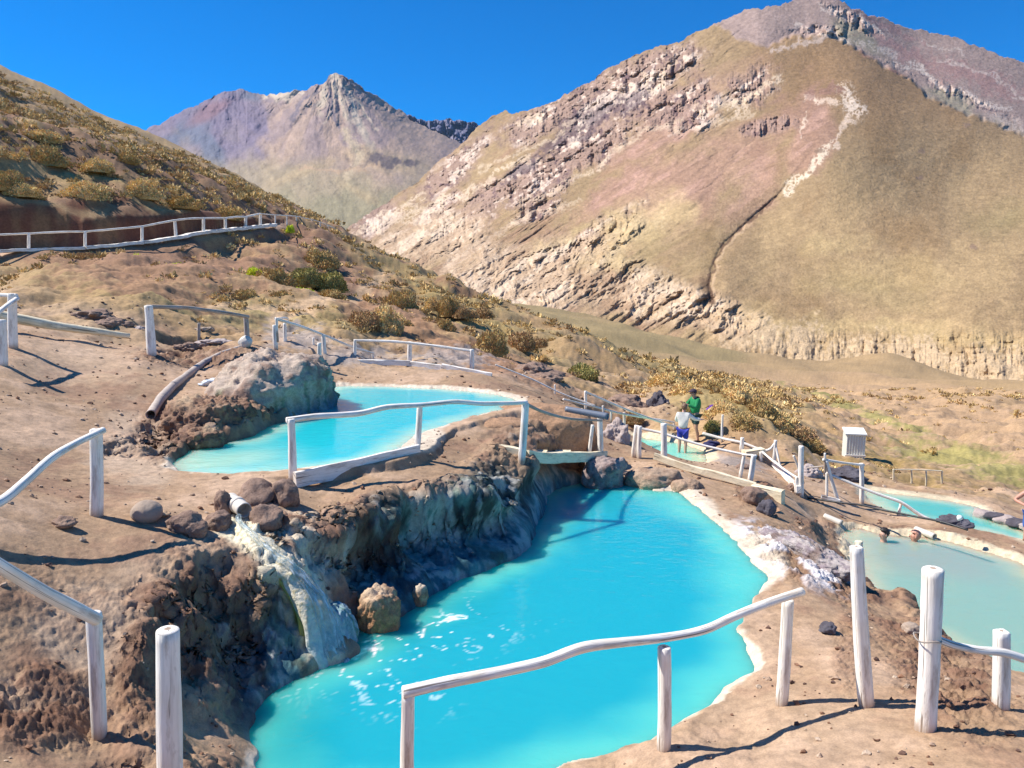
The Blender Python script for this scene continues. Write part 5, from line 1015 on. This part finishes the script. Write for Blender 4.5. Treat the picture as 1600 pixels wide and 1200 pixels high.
# scrub: thousands of small tufts, uncountable
def build_scrub():
    g = GR; P, U, V, R, Ag = g['P'], g['U'], g['V'], g['R'], g['A']; rs = np.random.RandomState(3)
    dr = np.gradient(R, axis=0); area = R * dr
    nz = fbm2(P[..., 0] * .18, P[..., 1] * .18, 3, 401); nz2 = fbm2(P[..., 0] * .9, P[..., 1] * .9, 2, 411)
    rp = np.interp(Ag, PA, PR); above = (R > rp + 4.5) | (Ag > PA[-1]); onpath = (Ag < PA[-1]) & (R > rp - .5) & ~above
    dens = (sst(24, 30, R) * sst(160, 125, R)) * (.25 + sst(-.2, .6, nz)) * (.3 + sst(-.3, .5, nz2))
    dens = dens * (1 + 2.8 * ((U < 560) & above & (V < 345)))
    dens = dens * (1 - .8 * blob(U, V, [(300,440,260,34,3),(780,570,180,22,12),(900,610,100,20,15)], .4, .5 * nz))
    dens = dens + 1.8 * blob(U, V, [(1130,625,120,26,18),(1230,675,60,20,25),(1330,740,70,12,5),(1400,745,80,7,8)], .4, .3 * nz2) * (R > 20)
    dens = dens * (1 - ((U > 1250) & (V > 640)) * .85) * (1 - (V > 700) * .6)
    dens[onpath] = 0; dens[(U < -300) | (U > 1900) | (V > 760)] = 0
    w = (dens * area * (60 / R) ** .8).ravel(); w /= w.sum(); n = 13000; idx = rs.choice(len(w), n, p=w)
    pos = P.reshape(-1, 3)[idx] + rs.normal(size=(n, 3)) * .15 * np.array([1, 1, 0]); sc = (.13 + .34 * rs.rand(n) ** 3) * np.clip(R.ravel()[idx] / 38, .55, 1.9)
    protos = [leaf_cloud(np.random.RandomState(500 + i), 42, .42, .3, .65, .9, i, .2) for i in range(6)]
    cols = np.stack([OLV, TAN, TAN * .9, OLV * .85, RED, A((222,196,140), 1)]); Vs = []; Cs = []
    for i in range(n):
        a = rs.rand() * 6.28; c, s = math.cos(a), math.sin(a); q = protos[i % 6] @ np.array([[c, s, 0], [-s, c, 0], [0, 0, 1]]); Vs.append(q * sc[i] * np.array([1, 1, .9]) + pos[i]); k = cols[rs.choice(6, p=[.22, .27, .14, .12, .17, .08])]
        Cs.append(np.repeat(k[None] * (.75 + .5 * rs.rand(42))[:, None], 4, 0))
    Vv = np.concatenate([v.reshape(-1, 3) for v in Vs]); me = np_mesh("scrub", Vv, np.arange(len(Vv)).reshape(-1, 4), False, np.clip(np.concatenate(Cs), .01, .9))
    tag(link("scrub", me, LEAF), "dry tufts of scrub covering the brown slopes above the pools", "scrub", kind="stuff")
    # loose pebbles and clods
    m_ = (R < 26) & (g['shore'] > .12) & (np.abs(g['slope']) < .6); w = (m_ * area * (1 / R) * (.15 + sst(-.1, .6, nz2))).ravel(); w /= w.sum(); n = 3600; idx = rs.choice(len(w), n, p=w); pos = P.reshape(-1, 3)[idx]
    Vi, Fi = ico(1); Vs, Fs, Cs = [], [], []; pc = np.stack([A((150,110,84)), A((190,160,135)), A((120,90,76)), A((210,185,160))])
    for i in range(n):
        s_ = (.006 + .018 * rs.rand() ** 3) * (1 + R.ravel()[idx[i]] / 14); q = Vi * (1 + .35 * rs.normal(size=(len(Vi), 1))) * s_ * np.array([1, 1 - .3 * rs.rand(), .65]); Vs.append(q + pos[i] + np.array([0, 0, s_ * .25])); Fs.append(Fi + len(Vi) * i); Cs.append(np.repeat(pc[rs.randint(4)][None], len(Vi), 0))
    me = np_mesh("pebbles", np.concatenate(Vs), np.concatenate(Fs), False, np.concatenate(Cs)); tag(link("pebbles", me, CRUST), "small pebbles and clods strewn over the bare earth round the pools", "pebbles", kind="stuff")
build_scrub()
# ================================================================== PEOPLE
def skin_mat(c): return plain("skin", c, .55, .06, 20, .001)
SK1, SK2, SK3 = skin_mat((.50, .27, .18)), skin_mat((.56, .33, .24)), skin_mat((.52, .25, .17))
def cloth(nm, c): return plain(nm, c, .85, .14, 9, .01)
def skinned(nm, J, E, mat, root, sub=2):
    keys = list(J); ix = {k: i for i, k in enumerate(keys)}; me = bpy.data.meshes.new(nm); me.from_pydata([J[k][:3] for k in keys], [(ix[a], ix[b]) for a, b in E], []); me.update()
    o = link(nm, me, mat, root); sm = o.modifiers.new("skin", 'SKIN'); sm.use_smooth_shade = True
    for i, k in enumerate(keys):
        r = J[k][3]; rr = r if isinstance(r, tuple) else (r, r); me.skin_vertices[0].data[i].radius = rr; me.skin_vertices[0].data[i].use_root = (i == 0)
    ss = o.modifiers.new("sub", 'SUBSURF'); ss.levels = sub; ss.render_levels = sub; return o
def hand(J, E, w, nm, d, side, up):
    """palm, four unequal fingers and a thumb from wrist w along d"""
    d = Vector(d).normalized(); side = Vector(side).normalized(); W_ = Vector(w); p = W_ + d * .07; J[nm + 'p'] = (*p, .026); E.append((nm + 'w', nm + 'p')); up = Vector(up)
    for i, (o, l) in enumerate(((-.03, .062), (-.01, .075), (.01, .07), (.028, .055))):
        a = p + side * o + d * .035; b = a + d * l * .5 - up * .006; c = b + d * l * .5 - up * .02
        J[f'{nm}f{i}a'] = (*a, .0095); J[f'{nm}f{i}b'] = (*b, .0085); J[f'{nm}f{i}c'] = (*c, .007); E += [(nm + 'p', f'{nm}f{i}a'), (f'{nm}f{i}a', f'{nm}f{i}b'), (f'{nm}f{i}b', f'{nm}f{i}c')]
    a = W_ + d * .03 - side * .035; b = a + d * .03 - side * .02; J[nm + 't1'] = (*a, .012); J[nm + 't2'] = (*b, .009); E += [(nm + 'w', nm + 't1'), (nm + 't1', nm + 't2')]
def person(loc, H, rz, label, skin, top, topmat, bot, botmat, hair, elbows, wrists, legs=None, headtilt=(0, 0), sleeve='long', cap=None, lean=0.0, shoes=None, hairlen=0):
    root = empty("person", loc, label, "person", rz=rz); k = H / 1.7; S_ = lambda x, y, z: (x * k, y * k + lean * z * k, z * k)
    J = {}; J['pel'] = (*S_(0, 0, .93), .125 * k); J['waist'] = (*S_(0, .005, 1.06), .115 * k); J['chest'] = (*S_(0, 0, 1.27), (.15 * k, .115 * k)); J['neck'] = (*S_(0, .0, 1.45), .055 * k)
    hx, hy = headtilt; J['jaw'] = (*S_(hx * .4, .02 + hy * .4, 1.52), .062 * k); J['skull'] = (*S_(hx, .015 + hy, 1.60), (.082 * k, .095 * k)); J['top'] = (*S_(hx * 1.2, hy * 1.2, 1.655), .055 * k)
    E = [('pel', 'waist'), ('waist', 'chest'), ('chest', 'neck'), ('neck', 'jaw'), ('jaw', 'skull'), ('skull', 'top')]
    legs = legs or {-1: ((-.10, .02, .50), (-.10, -.01, .09)), 1: ((.10, .02, .50), (.10, -.01, .09))}
    for s in (-1, 1):
        n = 'L' if s < 0 else 'R'; kn, an = legs[s]
        J[n + 'hip'] = (*S_(.085 * s, 0, .86), .095 * k); J[n + 'kn'] = (*S_(*kn), .058 * k); J[n + 'cf'] = (*S_(*[(kn[i] * .65 + an[i] * .35) - (.012 if i == 1 else 0) for i in range(3)]), .056 * k); J[n + 'an'] = (*S_(*an), .036 * k); J[n + 'he'] = (*S_(an[0], an[1] - .03, .035 + an[2] - .09), .032 * k); J[n + 'toe'] = (*S_(an[0] + .01 * s, an[1] + .15, .02 + an[2] - .09), .026 * k)
        E += [('pel', n + 'hip'), (n + 'hip', n + 'kn'), (n + 'kn', n + 'cf'), (n + 'cf', n + 'an'), (n + 'an', n + 'he'), (n + 'an', n + 'toe')]
        el, wr = elbows[s], wrists[s]
        J[n + 'sh'] = (*S_(.17 * s, 0, 1.38), .06 * k); J[n + 'el'] = (*S_(*el), .042 * k); J[n + 'w'] = (*S_(*wr), .028 * k); E += [('chest', n + 'sh'), (n + 'sh', n + 'el'), (n + 'el', n + 'w')]
        a, b = Vector(S_(*el)), Vector(S_(*wr)); d = (b - a).normalized(); hand(J, E, b, n, d, d.cross(Vector((0, 0, 1))).normalized() if abs(d.z) < .9 else Vector((0, 1, 0)), Vector((0, 0, 1)))
    skinned("body", J, E, skin, root)
    grow = lambda v, g: (v[0], v[1], v[2], tuple(x + g for x in v[3]) if isinstance(v[3], tuple) else v[3] + g)
    if top:
        T = {q: grow(J[q], .035) for q in ('chest', 'waist', 'pel')}; T['neck'] = (*S_(0, 0, 1.42), .062 * k); TE = [('chest', 'waist'), ('waist', 'pel'), ('chest', 'neck')]
        for n in 'LR':
            T[n + 'sh'] = grow(J[n + 'sh'], .03); T[n + 'el'] = grow(J[n + 'el'], .02); TE += [('chest', n + 'sh'), (n + 'sh', n + 'el')]
            if sleeve == 'long': T[n + 'w'] = grow(J[n + 'w'], .02); TE.append((n + 'el', n + 'w'))
        skinned(top, T, TE, topmat, root)
    if bot:
        B = {'pel': grow(J['pel'], .022)}; BE = []
        for n in 'LR':
            a, b = Vector(J[n + 'hip'][:3]), Vector(J[n + 'kn'][:3]); m_ = a.lerp(b, .8); B[n + 'hip'] = grow(J[n + 'hip'], .022); B[n + 'm'] = (*m_, .09 * k); BE += [('pel', n + 'hip'), (n + 'hip', n + 'm')]
        skinned(bot, B, BE, botmat, root)
    hc = Vector(J['skull'][:3])
    V, F = ico(4); V = V.copy(); m_ = V[:, 1] > .25; V2 = V * np.array([.094, .108, .108]) * k; V2[:, 1] = np.where((V[:, 1] > .1) & (V[:, 2] < .45), V2[:, 1] * .35, V2[:, 1]); V2 = V2 * (1 + .06 * fbm3(V[:, 0] * 6, V[:, 1] * 6, V[:, 2] * 3, 2, 3))[:, None]
    if hairlen: V2[:, 2] = np.where((V[:, 1] < .1) & (V[:, 2] < 0), V2[:, 2] * (1 + hairlen), V2[:, 2])
    o = link("hair", np_mesh("hair", V2, F, True), hair, root); o.location = (hc.x, hc.y - .012 * k, hc.z + .03 * k)
    # face: nose, ears, eyes, mouth
    for nm, pos, dm, mt in (("nose", (0, .098, -.012), (.022, .035, .045), skin), ("ear", (-.085, 0, -.01), (.02, .04, .06), skin), ("ear", (.085, 0, -.01), (.02, .04, .06), skin), ("eye", (-.032, .085, .012), (.022, .014, .012), BLACK), ("eye", (.032, .085, .012), (.022, .014, .012), BLACK), ("mouth", (0, .082, -.052), (.045, .014, .012), LIP)):
        o = link(nm, rock_mesh(nm, [q * k for q in dm], 3, 2, .02, .05), mt, root); o.location = (hc.x + pos[0] * k, hc.y + pos[1] * k, hc.z + pos[2] * k)
    if cap:
        V, F = ico(3); V = V.copy(); V = V * np.array([.104, .118, .10]) * k; V[:, 2] = np.maximum(V[:, 2], -.005); me = np_mesh("cap", V, F, True); o = link("cap", me, cap, root); o.location = (hc.x, hc.y - .005, hc.z + .045 * k)
        Vb = [(math.cos(t) * .085 * k, (.07 + math.sin(t) * .11) * k, z) for z in (0, .008) for t in np.linspace(0, math.pi, 11)]; Fb = [tuple(range(10, -1, -1)), tuple(range(11, 22))] + [(i, i + 1, i + 12, i + 11) for i in range(10)] + [(10, 0, 11, 21)]
        me = bpy.data.meshes.new("cap_brim"); me.from_pydata(Vb, [], Fb); me.update(); b = link("cap_brim", me, cap, o)
    if shoes:
        for n in 'LR':
            a, t = Vector(J[n + 'he'][:3]), Vector(J[n + 'toe'][:3]); c = a.lerp(t, .5); o = link("shoe", rock_mesh("shoe", (.11 * k, .30 * k, .11 * k), 8, 3, .04, .2), shoes, root); o.location = (c.x, c.y, c.z + .015)
    return root
LIP = plain("lips", (.40, .14, .12), .6); HD, HB, HG = plain("dark_hair", (.02, .014, .012), .6, .3, 40), plain("brown_hair", (.16, .09, .05), .6, .3, 40), plain("grey_hair", (.25, .2, .17), .6, .3, 40)
pA = hit(1087, 691); HA = 83 / FPX * depth_of(pA)
person(tuple(pA), HA, math.radians(112), "person in a green jacket, dark cap and shorts bending towards the white-shirted person", SK1, "jacket", cloth("green_cloth", (.01, .22, .07)), "shorts", cloth("dark_cloth", (.02, .05, .05)), HD,
       {-1: (-.24, .16, 1.16), 1: (.22, .18, 1.18)}, {-1: (-.13, .36, 1.26), 1: (.10, .40, 1.30)}, {-1: ((-.11, .06, .50), (-.12, .0, .09)), 1: ((.10, -.06, .50), (.11, -.20, .09))}, (0, .05), cap=cloth("cap_cloth", (.05, .03, .05)), lean=.06, shoes=cloth("shoe_dark", (.03, .02, .02)))
pB = atz(1066, 707, L3); pB[2] -= .12; HBp = 82 / FPX * depth_of(pB)
person(tuple(pB), HBp, math.radians(-25), "person in white shirt and blue shorts standing ankle-deep in the small pool, back turned", SK2, "shirt", cloth("white_cloth", (.72, .70, .64)), "shorts", cloth("blue_cloth", (.03, .04, .32)), HB,
       {-1: (-.24, .08, 1.14), 1: (.34, .12, 1.24)}, {-1: (-.20, .26, 1.20), 1: (.50, .26, 1.22)}, headtilt=(.02, .03), sleeve='long')
pM = atY(1609, 868, 14.9); HM = 1.66
person((float(pM[0]), float(pM[1]), float(pM[2])), HM, math.radians(150), "shirtless person in blue shorts cut off by the right edge, beyond the teal pool's rim", SK3, None, None, "shorts", cloth("blue_shorts", (.04, .12, .42)), HG,
       {-1: (-.30, .02, 1.14), 1: (.36, .04, 1.18)}, {-1: (-.24, .2, .98), 1: (.20, .22, 1.14)})
for (u, v, rz, lb, hr, sk) in ((1381,846,100,"swimmer with dark wet hair lying back in the milky pool below the rim",HD,SK2), (1430,845,80,"sunburnt bather low in the milky pool beside the right outlet pipe",SK3,SK3)):
    q = atz(u, v, L4); k = 1.0; r = math.radians(rz)
    # reclining: the figure floats on its back, only the head and the shoulders above the water
    root = person((float(q[0]), float(q[1]), L4 - (1.44 if rz == 100 else 1.5)), 1.7, r, lb, sk, None, None, "shorts", cloth("swim_shorts", (.02, .02, .05)), hr, {-1: (-.32, .12, 1.16), 1: (.32, .12, 1.16)}, {-1: (-.30, .30, 1.28), 1: (.28, .32, 1.28)})
